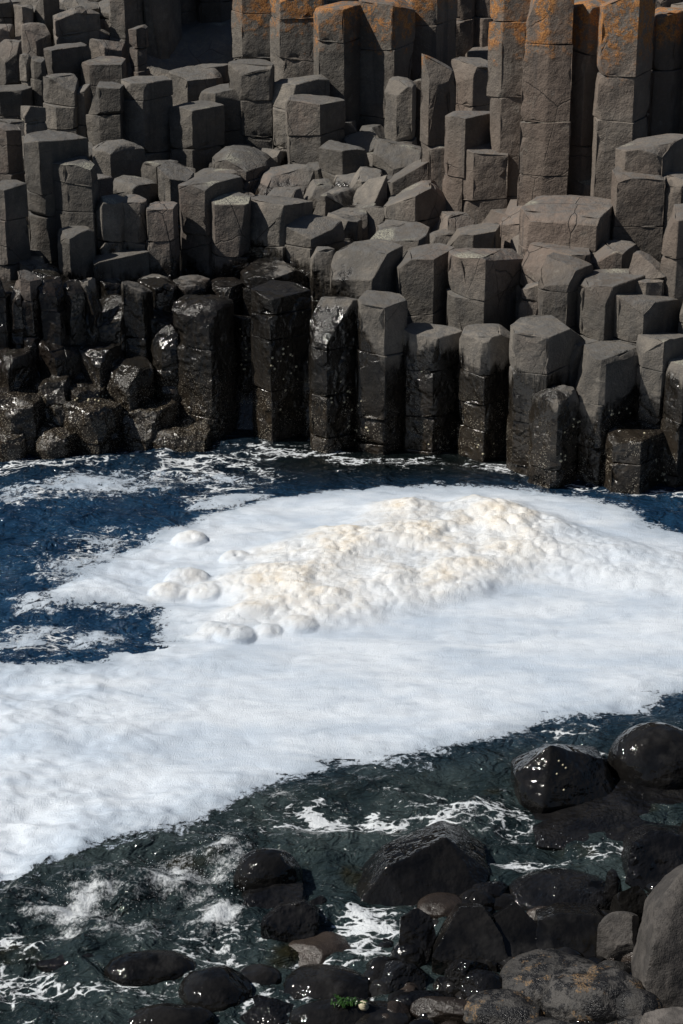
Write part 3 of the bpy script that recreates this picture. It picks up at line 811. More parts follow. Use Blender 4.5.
# leave out what nothing is seen of, and keep the 300 that show largest
COLUMN_BVH = BVHTree.FromPolygons(ALL_V, ALL_F)
seen = {}
for ox, wgt in ((0.0, 1.0), (-1.3, .02), (1.3, .02)):
    for py in range(2, 492, 4):
        for px in range(2, 683, 4):
            q = COLUMN_BVH.ray_cast(Vector((ox, 0, CAM_H)), Vector(ray(px, py)))
            if q[2] is not None: seen[OWNER[q[2]]] = seen.get(OWNER[q[2]], 0) + wgt
cols = [o for o in COL.objects if o.name.startswith('basalt_column')]
cols.sort(key=lambda o: -seen.get(o.name, 0))
for q, o in enumerate(cols):
    if q >= 300 or seen.get(o.name, 0) < .015: bpy.data.objects.remove(o)
print('columns', len(traced), 'stubs', k, 'kept', sum(o.name.startswith('basalt_column') for o in COL.objects))

# ---------------------------------------------------------------- bedrock under and behind the columns, out to the horizon
xs = np.unique(np.concatenate([np.linspace(-400, -8, 14), np.arange(-8, 8.01, .16), np.linspace(8, 400, 14)]))
ysr = np.unique(np.concatenate([np.arange(15.0, 23, .16), np.linspace(23, 60, 16), np.linspace(60, 500, 8)]))
XX, YY = np.meshgrid(xs, ysr)
ZZ = np.array([[ground_z(float(np.clip(x, -4.2, 4.2)), float(min(y, 40))) for x in xs] for y in ysr])
ZZ = ZZ - .32 + .10 * fbm(XX * 1.5, YY * 1.5, 0, 3, 3) - np.where(YY > 22, 0, .1)
ZZ = np.where(np.abs(XX) > 5, ZZ + .25 * fbm(XX * .6, YY * .6, 0, 8, 3), ZZ)
nx, ny = len(xs), len(ysr)
gi = np.arange(nx * ny).reshape(ny, nx)
GF = np.column_stack([gi[:-1, :-1].ravel(), gi[:-1, 1:].ravel(), gi[1:, 1:].ravel(), gi[1:, :-1].ravel()])
o = mesh_obj('rocky_headland', np.column_stack([XX.ravel(), YY.ravel(), ZZ.ravel()]), GF, M_BASALT)
tag(o, kind='structure')

# ---------------------------------------------------------------- sea
def px_of(x, y): return project(x, y, 0.0)[:2]
def blob(PX, PY, cx, cy, rx, ry, rot=0):
    c, s = math.cos(R(rot)), math.sin(R(rot))
    u, v = (PX - cx) * c + (PY - cy) * s, -(PX - cx) * s + (PY - cy) * c
    return np.exp(-((u / rx) ** 2 + (v / ry) ** 2))

def waves(x, y):
    PX, PY, _ = project(x, y, 0 * x)
    front = sstep(720, 850, PY + (PX - 341) * .22)
    left = 1 - sstep(60, 330, PX + (PY - 560) * .3)
    chop = fbm(x * 1.5 + .3 * y, y * 3.0, 0, 71, 4, .55)
    ridge = 1 - np.abs(fbm(x * 1.7 - .5 * y, y * 2.6 + .6 * x, 0, 81, 4, .55)) * 2.2
    small = fbm(x * 6, y * 9, 0, 91, 3, .6)
    z = .016 * chop + (.045 * left + .050 * front) * chop + (.070 * front + .034 * left) * np.clip(ridge, -.3, 1) * .7 + (.004 + .014 * left + .018 * front) * small
    # breaking wavelet along the foreground rocks
    crest = blob(PX, PY, 60, 905, 75, 26, -6) + blob(PX, PY, 165, 890, 75, 22, -12) + .8 * blob(PX, PY, 225, 862, 45, 18, -30) + .6 * blob(PX, PY, 465, 826, 26, 14, -40) + .7 * blob(PX, PY, 180, 925, 70, 16, -10)
    z = z + crest * (.05 + .05 * fbm(x * 7, y * 7, 0, 61, 4, .6)) + .0
    return z

dx = .02
gx = np.arange(-5.6, 5.6, dx); gy = np.arange(6.6, 17.6, dx)
XX, YY = np.meshgrid(gx, gy)
ZZ = waves(XX, YY)
PX, PY, _ = project(XX, YY, 0 * XX)
edge = np.minimum(np.minimum(XX + 5.6, 5.58 - XX), np.minimum(YY - 6.6, 17.58 - YY))
ZZ = ZZ * sstep(0, .6, edge)
# froth: thin foam painted by the water itself
lace = 1 - np.abs(fbm(XX * 2.3 + .35 * fbm(XX * 3, YY * 3, 0, 5, 2), YY * 4.6, 0, 101, 4, .6)) * 3.0
fr = np.zeros_like(XX)
def add(cx, cy, rx, ry, amt, rot=0):
    global fr
    fr = np.maximum(fr, amt * blob(PX, PY, cx, cy, rx, ry, rot))
for q in [(60, 492, 90, 22, .5, -8), (180, 468, 130, 22, .55, 4), (30, 470, 70, 14, .55, 0), (215, 495, 60, 22, .45, 0), (285, 452, 80, 14, .5), (420, 462, 90, 10, .40), (560, 478, 60, 10, .4), (80, 560, 110, 60, .35, -20), (30, 640, 70, 30, .45, 0),
          (330, 824, 95, 17, .85, 4), (300, 812, 50, 16, .5), (450, 828, 40, 16, .72, -30), (565, 864, 80, 12, .75, -8), (590, 815, 110, 30, .30), (365, 940, 40, 40, .75), (330, 968, 50, 8, .7), (430, 905, 30, 20, .5), (640, 742, 60, 16, .55, -20), (560, 735, 60, 12, .45, -8),
          (60, 985, 120, 26, .52, 5), (20, 945, 40, 30, .50), (40, 1000, 60, 26, .5), (170, 975, 110, 20, .36, -10), (255, 1000, 22, 26, .62), (420, 800, 120, 26, .30)]:
    add(*q)
fr = fr * (.55 + .75 * np.clip(lace, -1, 1))
sp_ = np.zeros_like(XX)
for q in [(95, 908, 70, 26, 1.05, -14), (60, 940, 34, 10, .7, 0), (200, 900, 40, 14, .7, 0), (280, 800, 30, 8, .6, -20), (175, 885, 62, 24, 1.0, -18), (222, 866, 34, 18, .9, -30), (225, 925, 40, 22, .85, 0), (130, 935, 60, 14, .7, -10), (20, 905, 30, 16, .7), (462, 828, 17, 12, .95, -40)]:
    sp_ = np.maximum(sp_, q[4] * blob(PX, PY, *q[:4], q[5] if len(q) > 5 else 0))
sp_ *= np.clip(.72 + .7 * fbm(XX * 5, YY * 6, 0, 131, 4, .65), 0, 1.2)
streak = np.clip(.75 + .9 * fbm(XX * 4 + YY * 3, YY * 13 - XX * 4, 0, 191, 4, .65), .1, 1.3)
splash = np.clip(sp_ * 1.3 * streak, 0, 1.4)
foot = np.exp(-((PY - np.interp(PX, [a for a, b in WL], [b for a, b in WL]) - 5) / 6.0) ** 2) * (.30 + .5 * fbm(XX * 3, YY * 2, 0, 177, 3))
fr = np.maximum(fr, foot)
front_ = sstep(740, 830, PY + (PX - 341) * .22)
fr = np.maximum(fr, front_ * (.20 + .30 * np.clip(fbm(XX * 1.3, YY * 2.2, 0, 171, 3), -.5, 1)))
fr = np.maximum(fr, .22 * (1 - sstep(60, 330, PX + (PY - 560) * .3)))
shallow = np.clip(sstep(690, 800, PY + (PX - 341) * .1) , 0, 1)
cliff_refl = sstep(512, 462, PY) * (.55 + .45 * sstep(120, 330, PX))  # mask for the painted cliff reflection, strongest at the waterline
ny, nx = XX.shape
gi = np.arange(nx * ny).reshape(ny, nx)
F = np.column_stack([gi[:-1, :-1].ravel(), gi[:-1, 1:].ravel(), gi[1:, 1:].ravel(), gi[1:, :-1].ravel()])
V = np.column_stack([XX.ravel(), YY.ravel(), ZZ.ravel()])
nv = len(V)
x0, x1, y0, y1 = gx[0], gx[-1], gy[0], gy[-1]
far = [(-400, -300), (400, -300), (400, 300), (-400, 300)]
Vx = [(x, y, 0) for x, y in far]
extra = [[nv, nv + 1, gi[0, -1], gi[0, 0]], [nv + 1, nv + 2, gi[-1, -1], gi[0, -1]], [nv + 2, nv + 3, gi[-1, 0], gi[-1, -1]], [nv + 3, nv, gi[0, 0], gi[-1, 0]]]
V = np.vstack([V, Vx]); F = np.vstack([F, np.array(extra)])
o = mesh_obj('sea', V, F, M_WATER, attrs={'froth': np.concatenate([fr.ravel(), np.zeros(4)]), 'shallow': np.concatenate([shallow.ravel(), np.zeros(4)]), 'splash': np.concatenate([splash.ravel(), np.zeros(4)]), 'cliff_refl': np.concatenate([cliff_refl.ravel(), np.zeros(4)])})
tag(o, kind='structure')

# ---------------------------------------------------------------- floating foam sheet
FOAM_OUT = [(300, 490), (352, 485), (430, 483), (520, 489), (600, 500), (645, 512), (683, 530), (800, 560), (800, 676), (683, 698), (640, 712), (600, 722), (540, 736), (480, 751), (420, 763), (370, 770), (312, 778), (285, 784), (268, 800), (200, 826), (130, 842), (78, 868), (12, 893), (-30, 892), (-140, 905), (-140, 662), (0, 662), (60, 664), (120, 655), (160, 640), (150, 615), (95, 612), (52, 610), (40, 596), (72, 575), (130, 543), (172, 522), (215, 510)]
MOUND = [(150, 604), (196, 583), (262, 552), (330, 528), (372, 508), (415, 501), (440, 508), (470, 498), (520, 506), (570, 528), (640, 548), (700, 566), (800, 590), (800, 640), (683, 606), (620, 592), (560, 588), (480, 604), (420, 617), (330, 632), (262, 640), (205, 646), (186, 640), (222, 612), (200, 600)]
def poly_sd(x, y, pix):
    P = np.array([on_level(*p)[:2] for p in pix])
    d = np.full(x.shape, 1e9); inside = np.zeros(x.shape, bool)
    for i in range(len(P)):
        a, b = P[i], P[(i + 1) % len(P)]
        e = b - a; wx, wy = x - a[0], y - a[1]
        t = np.clip((wx * e[0] + wy * e[1]) / (e @ e), 0, 1)
        d = np.minimum(d, (wx - t * e[0]) ** 2 + (wy - t * e[1]) ** 2)
        c = ((a[1] > y) != (b[1] > y)) & (x < (b[0] - a[0]) * (y - a[1]) / (b[1] - a[1] + 1e-12) + a[0])
        inside ^= c
    return np.where(inside, 1, -1) * np.sqrt(d)

dx = .014
gx = np.arange(-4.6, 4.6, dx); gy = np.arange(8.4, 16.6, dx)
XX, YY = np.meshgrid(gx, gy)
PX, PY, _ = project(XX, YY, 0 * XX)
sd = poly_sd(XX, YY, FOAM_OUT)
n_edge = fbm(XX * 2.2, YY * 3.6, 0, 201, 5, .6)
lace = 1 - np.abs(fbm(XX * 2.0 + .4 * fbm(XX * 2.5, YY * 2.5, 0, 6, 2), YY * 4.2, 0, 211, 5, .6)) * 3.4
field = sd + .20 * n_edge
# patches that have drifted off the sheet
patch = np.full(XX.shape, -1.0)
for cx, cy, rx, ry, rot, amt in [(100, 488, 85, 16, -4, .95), (235, 482, 60, 8, 6, .8), (230, 502, 55, 9, -10, 1.0), (20, 500, 40, 16, -10, .85), (90, 560, 60, 24, -18, .9), (45, 605, 40, 14, 0, .9), (95, 640, 40, 12, -8, .85), (30, 640, 50, 16, -15, .95), (140, 580, 70, 34, -20, 1.0),
]:
    b = blob(PX, PY, cx, cy, rx, ry, rot) * amt
    patch = np.maximum(patch, b * 1.15 - .62 + .38 * lace * (b > .03))
patch += .10 * n_edge
field = np.maximum(field, np.where(patch > -.5, patch * .22, -1))
# small holes near the sheet's upper left and near edge
hole = fbm(XX * 1.7, YY * 4.0, 0, 231, 4, .6)
holes = blob(PX, PY, 120, 590, 120, 50, -25) * .30 + blob(PX, PY, 150, 650, 80, 12, 0) * .9 + blob(PX, PY, 310, 788, 60, 9, -8) * .5
field = np.where((sd > 0) & (PY > 600) & (hole * 1.0 + holes > .72), -np.abs(hole + holes - .72) * .4, field)
msd = poly_sd(XX, YY, MOUND) + .12 * fbm(XX * 2.4, YY * 3, 0, 301, 4, .6)
mm = sstep(-.12, .55, msd)
mr = sstep(-.06, .16, msd)
lum = .0
def dome_noise(s, seed, wob=.25):
    wx = XX + wob / s * vnoise(XX * s * 1.3, YY * s * 1.3, 1.3, seed + 7); wy = YY + wob / s * vnoise(XX * s * 1.3, YY * s * 1.3, 5.3, seed + 9)
    d = voro2(wx * s, wy * s, seed)
    return np.sqrt(np.clip(1 - (d / .92) ** 2, 0, 1))
d1 = dome_noise(2.6, 401); d2 = dome_noise(6.0, 411); d3 = dome_noise(13.0, 421); d4 = dome_noise(27.0, 431)
big = .5 + .5 * fbm(XX * 1.1, YY * 1.4, 0, 441, 3)
peak = blob(PX, PY, 415, 512, 45, 14) + blob(PX, PY, 490, 512, 60, 18) + .7 * blob(PX, PY, 270, 560, 26, 14) + .6 * blob(PX, PY, 560, 535, 60, 14)
lumpy = sstep(-.40, .25, fbm(XX * 2.2, YY * 2.8, 0, 447, 3))
right_ = 1 - .55 * sstep(540, 683, PX)
mz = mm * (.012 + .025 * big) + right_ * mr * (.022 * d1 * big + .036 * d2 * lumpy + .027 * d3 * (.4 + .6 * lumpy) + .016 * d4) * (.5 + .5 * mm) + mm * (.03 + .05 * d2 + .03 * d3) * peak
soft = .018 * fbm(XX * 1.6 + .5 * YY, YY * 3.0, 0, 451, 4, .5) + .010 * dome_noise(3.4, 461) * sstep(.1, .6, sd)
# scattered small lumps outside the mound on its left
for cx, cy, rr in [(188, 585, 22), (170, 596, 20), (205, 597, 18), (190, 545, 18), (236, 562, 16), (262, 580, 14), (235, 640, 20), (300, 630, 20), (268, 636, 14), (215, 636, 16)]:
    lx, ly, _ = on_level(cx, cy); rad = rr / FPX * 15.6
    q2 = ((XX - lx) / rad) ** 2 + ((YY - ly) / (rad * .9)) ** 2
    b = np.sqrt(np.clip(1 - q2, 0, 1))
    mz = np.maximum(mz, b * rad * .24 * (.5 + .5 * d2) + .026 * d3 * b + .012 * d4 * b); mr = np.maximum(mr, sstep(.2, .7, b) * .9)
    field = np.maximum(field, (b > 0) * (.05 + .2 * b))
base = waves(XX, YY)
thick = np.clip(np.where(sd > .05, field / .36, field / .55), 0, 1)
ZZ = base + .004 + .016 * sstep(0, .25, field) + soft * sstep(0, .3, field) + mz * sstep(.0, .16, field)
keepv = field > 0
ny, nx = XX.shape
gi = np.arange(nx * ny).reshape(ny, nx)
kq = (keepv[:-1, :-1].astype(int) + keepv[:-1, 1:] + keepv[1:, 1:] + keepv[1:, :-1]) >= 2
# pull the border vertices onto the outline so that it is not stepped
gyf, gxf = np.gradient(field, dx)
g2 = gxf ** 2 + gyf ** 2 + 1e-6
move = np.where((field < 0), np.clip(-field / g2, 0, None), 0)
mxv, myv = np.clip(move * gxf, -dx * .9, dx * .9), np.clip(move * gyf, -dx * .9, dx * .9)
F = np.column_stack([gi[:-1, :-1][kq], gi[:-1, 1:][kq], gi[1:, 1:][kq], gi[1:, :-1][kq]])
used = np.unique(F); remap = np.full(nx * ny, -1, np.int64); remap[used] = np.arange(len(used))
V = np.column_stack([(XX + mxv).ravel(), (YY + myv).ravel(), ZZ.ravel()])[used]
F = remap[F]
cream = np.clip(mr * (.35 + .75 * sstep(.03, .13, mz)) * (.30 + .70 * sstep(640, 440, PX)) * (.75 + .5 * fbm(XX * 3, YY * 4, 0, 481, 3)), 0, 1)
# the mound is its own body of foam, the flat sheet another
fm = (mr.ravel()[used] > .35)
qm = fm[F].all(axis=1)
def sub(sel):
    f = F[sel]; u = np.unique(f); r = np.full(len(V), -1, np.int64); r[u] = np.arange(len(u))
    return V[u], r[f], u
for sel, nm, lab, cat in ((~qm, 'sea_foam', 'flat bluish white sheet of sea foam floating between the cliff and the boulders', 'sea foam'), (qm, 'foam_mound', 'thick cream coloured lumpy mound of sea foam heaped in the middle', 'sea foam')):
    v, f, u = sub(sel)
    o = mesh_obj(nm, v, f, M_FOAM, attrs={'thick': thick.ravel()[used][u], 'cream': cream.ravel()[used][u]})
    tag(o, lab, cat, kind='stuff')

# ---------------------------------------------------------------- spray over the breaking wavelet
ico = bmesh.new(); bmesh.ops.create_icosphere(ico, subdivisions=1, radius=1.0)
iv = np.array([v.co[:] for v in ico.verts]); ifc = np.array([[v.index for v in f.verts] for f in ico.faces]); ico.free()
VV, FF = [], []; cnt = 0
for cx, cy, rx, ry, n, top in [(100, 905, 60, 16, 900, .10), (175, 888, 50, 14, 800, .12), (222, 866, 26, 14, 500, .16), (230, 925, 34, 14, 350, .06), (464, 824, 16, 10, 260, .12), (240, 885, 20, 20, 300, .16), (300, 815, 50, 14, 60, .04), (560, 850, 80, 12, 140, .03), (60, 985, 60, 12, 60, .03)]:
    for q in range(int(n * .45)):
        px, py = RNG.normal(cx, rx * .55), RNG.normal(cy, ry * .6)
        x, y, _ = on_level(px, py)
        z = float(abs(RNG.normal(0, top * .5))) + .035
        r = float(RNG.uniform(.0008, .0022)) * (1.7 if RNG.random() < .07 else 1)
        VV.append(iv * r * np.array([1, 1, RNG.uniform(.7, 1.5)]) + np.array([x, y, z])); FF.append(ifc + cnt * len(iv)); cnt += 1
o = mesh_obj('sea_spray', np.vstack(VV), np.vstack(FF), M_SPRAY)
tag(o, 'white spray of droplets thrown up by the wavelet on the foreground rocks', 'spray', kind='stuff')

# ---------------------------------------------------------------- near shore
xs = np.unique(np.concatenate([np.linspace(-300, -6, 12), np.arange(-6, 6.01, .05), np.linspace(6, 300, 12)]))
ysr = np.unique(np.concatenate([np.linspace(-200, 2, 12), np.arange(2, 11.5, .06)]))
XX, YY = np.meshgrid(xs, ysr)
def shore_z(x, y):
    lim = 8.25 + .62 * np.clip(x, -2, 2.2) + .12 * np.clip(x, 0, 2.2) ** 2
    d = lim - y
    z = np.where(d > 0, .07 * np.clip(d, 0, 2.2) + .62 * np.clip(d - 2.2, 0, 6.4), d * .35)
    return np.clip(z, -.8, 4.4)
ZZ = shore_z(XX, YY) + .05 * fbm(XX * 5, YY * 5, 0, 15, 4)
ny, nx = XX.shape; gi = np.arange(nx * ny).reshape(ny, nx)
F = np.column_stack([gi[:-1, :-1].ravel(), gi[:-1, 1:].ravel(), gi[1:, 1:].ravel(), gi[1:, :-1].ravel()])
o = mesh_obj('shore_ground', np.column_stack([XX.ravel(), YY.ravel(), ZZ.ravel()]), F, M_BED)
tag(o, kind='structure')

# ---------------------------------------------------------------- boulders
def ico_arrays(sub):
    b = bmesh.new(); bmesh.ops.create_icosphere(b, subdivisions=sub, radius=1.0)
    v = np.array([q.co[:] for q in b.verts]); f = np.array([[q.index for q in g.verts] for g in b.faces]); b.free()
    return v, f
ICO = {k: ico_arrays(k) for k in (3, 4, 5, 6)}
B_V, B_F = [], []
def boulder(cx, cy, w, h, kind, mat, label, group, lift=0.0, seed=0, sub=5, rot=0.0, name='boulder'):
    """cx, cy, w, h say where the rock stands and how large it is; kind: round, flat, block or wedge"""
    rg = np.random.default_rng(seed + 77)
    x, y, z = on_level(cx, cy, lift)
    for _ in range(3):
        zg = max(float(shore_z(np.array(x), np.array(y))), -.02) + lift
        x, y, z = on_level(cx, cy, zg)
    depth = project(x, y, z)[2]
    rx = w * 1.06 / 2 / FPX * depth
    el = math.atan2(CAM_H - z, y)
    hh = h * 1.12 / 2 / FPX * depth
    ry = rx * rg.uniform(.72, .95)
    s = hh ** 2 - (ry * math.sin(el)) ** 2
    if s < (rx * .32 * math.cos(el)) ** 2:
        rz = rx * .36; ry = max(.35 * rx, math.sqrt(max(hh ** 2 - (rz * math.cos(el)) ** 2, 0)) / math.sin(el) if hh > rz * math.cos(el) else .35 * rx)
    else: rz = math.sqrt(s) / math.cos(el)
    v, f = ICO[sub]; v = v.copy()
    npl = {'round': 5, 'flat': 6, 'block': 11, 'wedge': 9}[kind]
    lo, hi = {'round': (.86, .97), 'flat': (.75, .93), 'block': (.58, .80), 'wedge': (.50, .78)}[kind]
    nr = rg.normal(size=(npl, 3)); nr /= np.linalg.norm(nr, axis=1)[:, None]
    nr[:, 2] *= .8; nr /= np.linalg.norm(nr, axis=1)[:, None]
    pd = rg.uniform(lo, hi, npl)
    if kind == 'wedge':
        nr[0] = np.array([-.80, -.55, .05]); nr[1] = np.array([.55, -.45, .70]); nr[2] = np.array([.3, -.85, .35])
        pd[:3] = (.52, .50, .66)
        for q in range(3): nr[q] /= np.linalg.norm(nr[q])
    for it in range(2):
        for nn, p in zip(nr, pd):
            d = v @ nn - p
            v = v - np.where(d > 0, d * (.96 if kind in ('block', 'wedge') else .85), 0)[:, None] * nn
    ext = np.abs(v).max(axis=0); v = v / ext
    amp = {'round': .035, 'flat': .05, 'block': .03, 'wedge': .025}[kind]
    dirn = v / (np.linalg.norm(v, axis=1)[:, None] + 1e-6)
    dsp = amp * fbm(v[:, 0] * 1.8 + seed, v[:, 1] * 1.8, v[:, 2] * 1.8, seed, 3) * 1.6 + (.012 if kind == 'round' else .028) * fbm(v[:, 0] * 6 + seed, v[:, 1] * 6, v[:, 2] * 6, seed + 4, 4, .6)
    v = v + dirn * dsp[:, None]
    c, s_ = math.cos(rot), math.sin(rot)
    v = v * np.array([rx, ry, rz])
    v[:, 0], v[:, 1] = v[:, 0] * c - v[:, 1] * s_, v[:, 0] * s_ + v[:, 1] * c
    o = mesh_obj(name, v, f, mat, (x, y, z), sharp=(28 if kind in ('block', 'wedge') else None))
    tag(o, label, 'boulder', group, 'thing')
    b = len(B_V); B_V.extend((v + np.array([x, y, z])).tolist()); B_F.extend([tuple(int(q) + b for q in g) for g in f])
    return o
def hull_boulder(pts, mat, label, group, lift=0.0, seed=0, thick=.5, rough=1.0, name='boulder', sub=6):
    """rock given by the corners one sees: (px, py, how much deeper than its foot); closed behind and below"""
    low = max(pts, key=lambda q: q[1])
    x0, Y0, z0 = on_level(low[0], low[1], lift)
    P_ = [np.array(at_depth(px, py, Y0 + dy)) for px, py, dy in pts]
    wd = max(q[0] for q in P_) - min(q[0] for q in P_)
    A = list(P_)
    for q in P_:
        A.append(np.array([q[0] * .96 + .04 * x0, q[1] + wd * thick, z0 + (q[2] - z0) * .55]))
        A.append(np.array([q[0], q[1] + .05, min(q[2], z0) - .18]))
    bm = bmesh.new()
    for q in A: bm.verts.new(q)
    bmesh.ops.convex_hull(bm, input=bm.verts[:])
    c = np.mean(A, axis=0)
    N, D = [], []
    bm.normal_update()
    for f in bm.faces:
        n_ = np.array(f.normal[:]); d_ = n_ @ (np.array(f.verts[0].co[:]) - c)
        if d_ < 0: n_, d_ = -n_, -d_
        N.append(n_); D.append(max(d_, .01))
    bm.free()
    N, D = np.array(N), np.array(D)
    u, f = ICO[sub]
    k_ = (u @ N.T) / D[None, :]                       # 1 / distance to each plane
    kk = np.log(np.exp(np.clip(k_ - k_.max(axis=1)[:, None], -40, 0) * 26.0).sum(axis=1)) / 26.0 * .25 + k_.max(axis=1)
    v = u / kk[:, None]
    w_ = v + c
    dsp = rough * (.010 * fbm(w_[:, 0] * 9, w_[:, 1] * 9, w_[:, 2] * 9, seed, 4, .6) + .012 * fbm(w_[:, 0] * 3.5, w_[:, 1] * 3.5, w_[:, 2] * 3.5, seed + 5, 2))
    v = v + u * dsp[:, None]
    o = mesh_obj(name, v, f, mat, tuple(c), sharp=26)
    tag(o, label, 'boulder', group, 'thing')
    b = len(B_V); B_V.extend((v + c).tolist()); B_F.extend([tuple(int(q) + b for q in g) for g in f])
    return o
GW, GD = 'wet black boulders on the near shore', 'drier boulders in the lower right corner'
BL = [
 (657, 768, 98, 80, 'round', M_WET, 'large smooth rounded black boulder at the right with a bright streak', GW, .05),
 (268, 878, 66, 54, 'round', M_WET, 'dark round boulder struck by the spray at left', GW, .06),
 (316, 912, 32, 30, 'block', M_GLOSS, 'small jagged rock right of the glistening jagged rock', GW, .0),
 (318, 955, 72, 42, 'flat', M_BROWN, 'brownish wet rock with a foam line along its foot', GW, .0),
 (259, 981, 46, 30, 'round', M_WET, 'small dark rock between two rounded boulders near the bottom', GW, .0),
 (215, 994, 70, 52, 'round', M_WET, 'smooth round black boulder with a single star glint near the bottom left', GW, .03),
 (150, 970, 88, 36, 'round', M_WET, 'smooth low hump with water sliding off, left of the round bottom boulder', GW, .05),
 (168, 1022, 88, 34, 'round', M_WET, 'low smooth rock at the bottom edge, leftmost of the bottom row', GW, .05),
 (76, 966, 80, 22, 'flat', M_GLOSS, 'half drowned dark rock in the surf at left', GW, .0),
 (330, 989, 92, 42, 'flat', M_WET, 'long dark flat topped rock above the seaweed', GW, .02),
 (268, 1013, 64, 40, 'block', M_GLOSS, 'rock with a dazzling white reflection at the bottom edge', GW, .02),
 (338, 1018, 94, 36, 'flat', M_WET, 'dark rock carrying a tuft of green seaweed', GW, .03),
 (396, 986, 56, 44, 'block', M_GLOSS, 'glistening cracked rock right of the flat topped rock', GW, .03),
 (441, 906, 46, 24, 'round', M_BROWN, 'small brownish cobble at the foot of the biggest angular boulder', GW, .08),
 (563, 896, 104, 50, 'round', M_GLOSS, 'rounded black boulder sprinkled with sun glitter', GW, .04),
 (410, 962, 40, 40, 'round', M_GLOSS, 'small shiny rock below the upright facetted rock', GW, .04),
 (464, 980, 54, 44, 'block', M_GLOSS, 'shiny blue black rock below the triangular rock', GW, .06),
 (484, 990, 46, 38, 'round', M_GLOSS, 'small wet cobble right of the shiny blue black rock', GW, .06),
 (452, 1014, 84, 28, 'flat', M_BROWN, 'flat red brown stone at the bottom edge', GW, .04),
 (424, 1002, 62, 24, 'flat', M_GLOSS, 'thin wet stone lying above the flat red brown stone', GW, .03),
 (380, 1020, 62, 34, 'round', M_WET, 'black stone at the bottom edge right of the seaweed', GW, .02),
 (522, 975, 40, 32, 'round', M_WET, 'dark cobble wedged beside the mottled boulder', GW, .06),
 (612, 897, 24, 48, 'block', M_GLOSS, 'thin upright splinter of rock right of the glitter sprinkled boulder', GW, .06),
 (628, 908, 36, 44, 'block', M_WET, 'dark block in the shade of the big dry grey boulder', GW, .08),
 (508, 1014, 88, 44, 'flat', M_MOTTLE, 'barnacle speckled rock at the bottom edge', GD, .06),
 (553, 980, 100, 56, 'round', M_MOTTLE, 'mottled boulder with an ochre patch on its near side', GD, .09),
 (594, 1000, 104, 66, 'flat', M_MOTTLE, 'mottled grey and black boulder with ochre crust near the corner', GD, .10),
 (622, 942, 48, 54, 'block', M_DRY, 'pale lit rock with a wet left edge beside the big dry boulder', GD, .12),
 (648, 1034, 110, 30, 'flat', M_MOTTLE, 'flat mottled boulder in the bottom right corner', GD, .05),
 (612, 974, 34, 26, 'round', M_MOTTLE, 'small mottled stone against the foot of the big dry boulder', GD, .08),
 (676, 1024, 84, 30, 'block', M_DRY, 'dry angular stone in the bottom right corner', GD, .16),
 (636, 1008, 50, 34, 'flat', M_MOTTLE, 'flat speckled stone right of the ochre crusted boulder', GD, .13),
 (600, 1024, 60, 30, 'round', M_GLOSS, 'shiny dark stone between the mottled boulders at the bottom edge', GW, .06),
 (560, 1046, 120, 50, 'flat', M_MOTTLE, 'speckled boulder cut by the bottom edge', GD, .10),
 (430, 1052, 120, 44, 'flat', M_WET, 'dark boulder below the bottom edge of the photo', GW, .06),
 (300, 1056, 130, 40, 'round', M_WET, 'wet boulder just below the bottom edge', GW, .0),
 (720, 840, 80, 60, 'round', M_WET, 'dark boulder just beyond the right edge', GW, .06),
]
for i, b in enumerate(BL):
    cx, cy, w, h, kind, mat, lab, grp, lift = b
    boulder(cx, cy, w, h, kind, mat, lab, grp, lift, seed=i * 3 + 1, sub=6 if w * h > 9000 else 5, rot=random.uniform(-.25, .25))
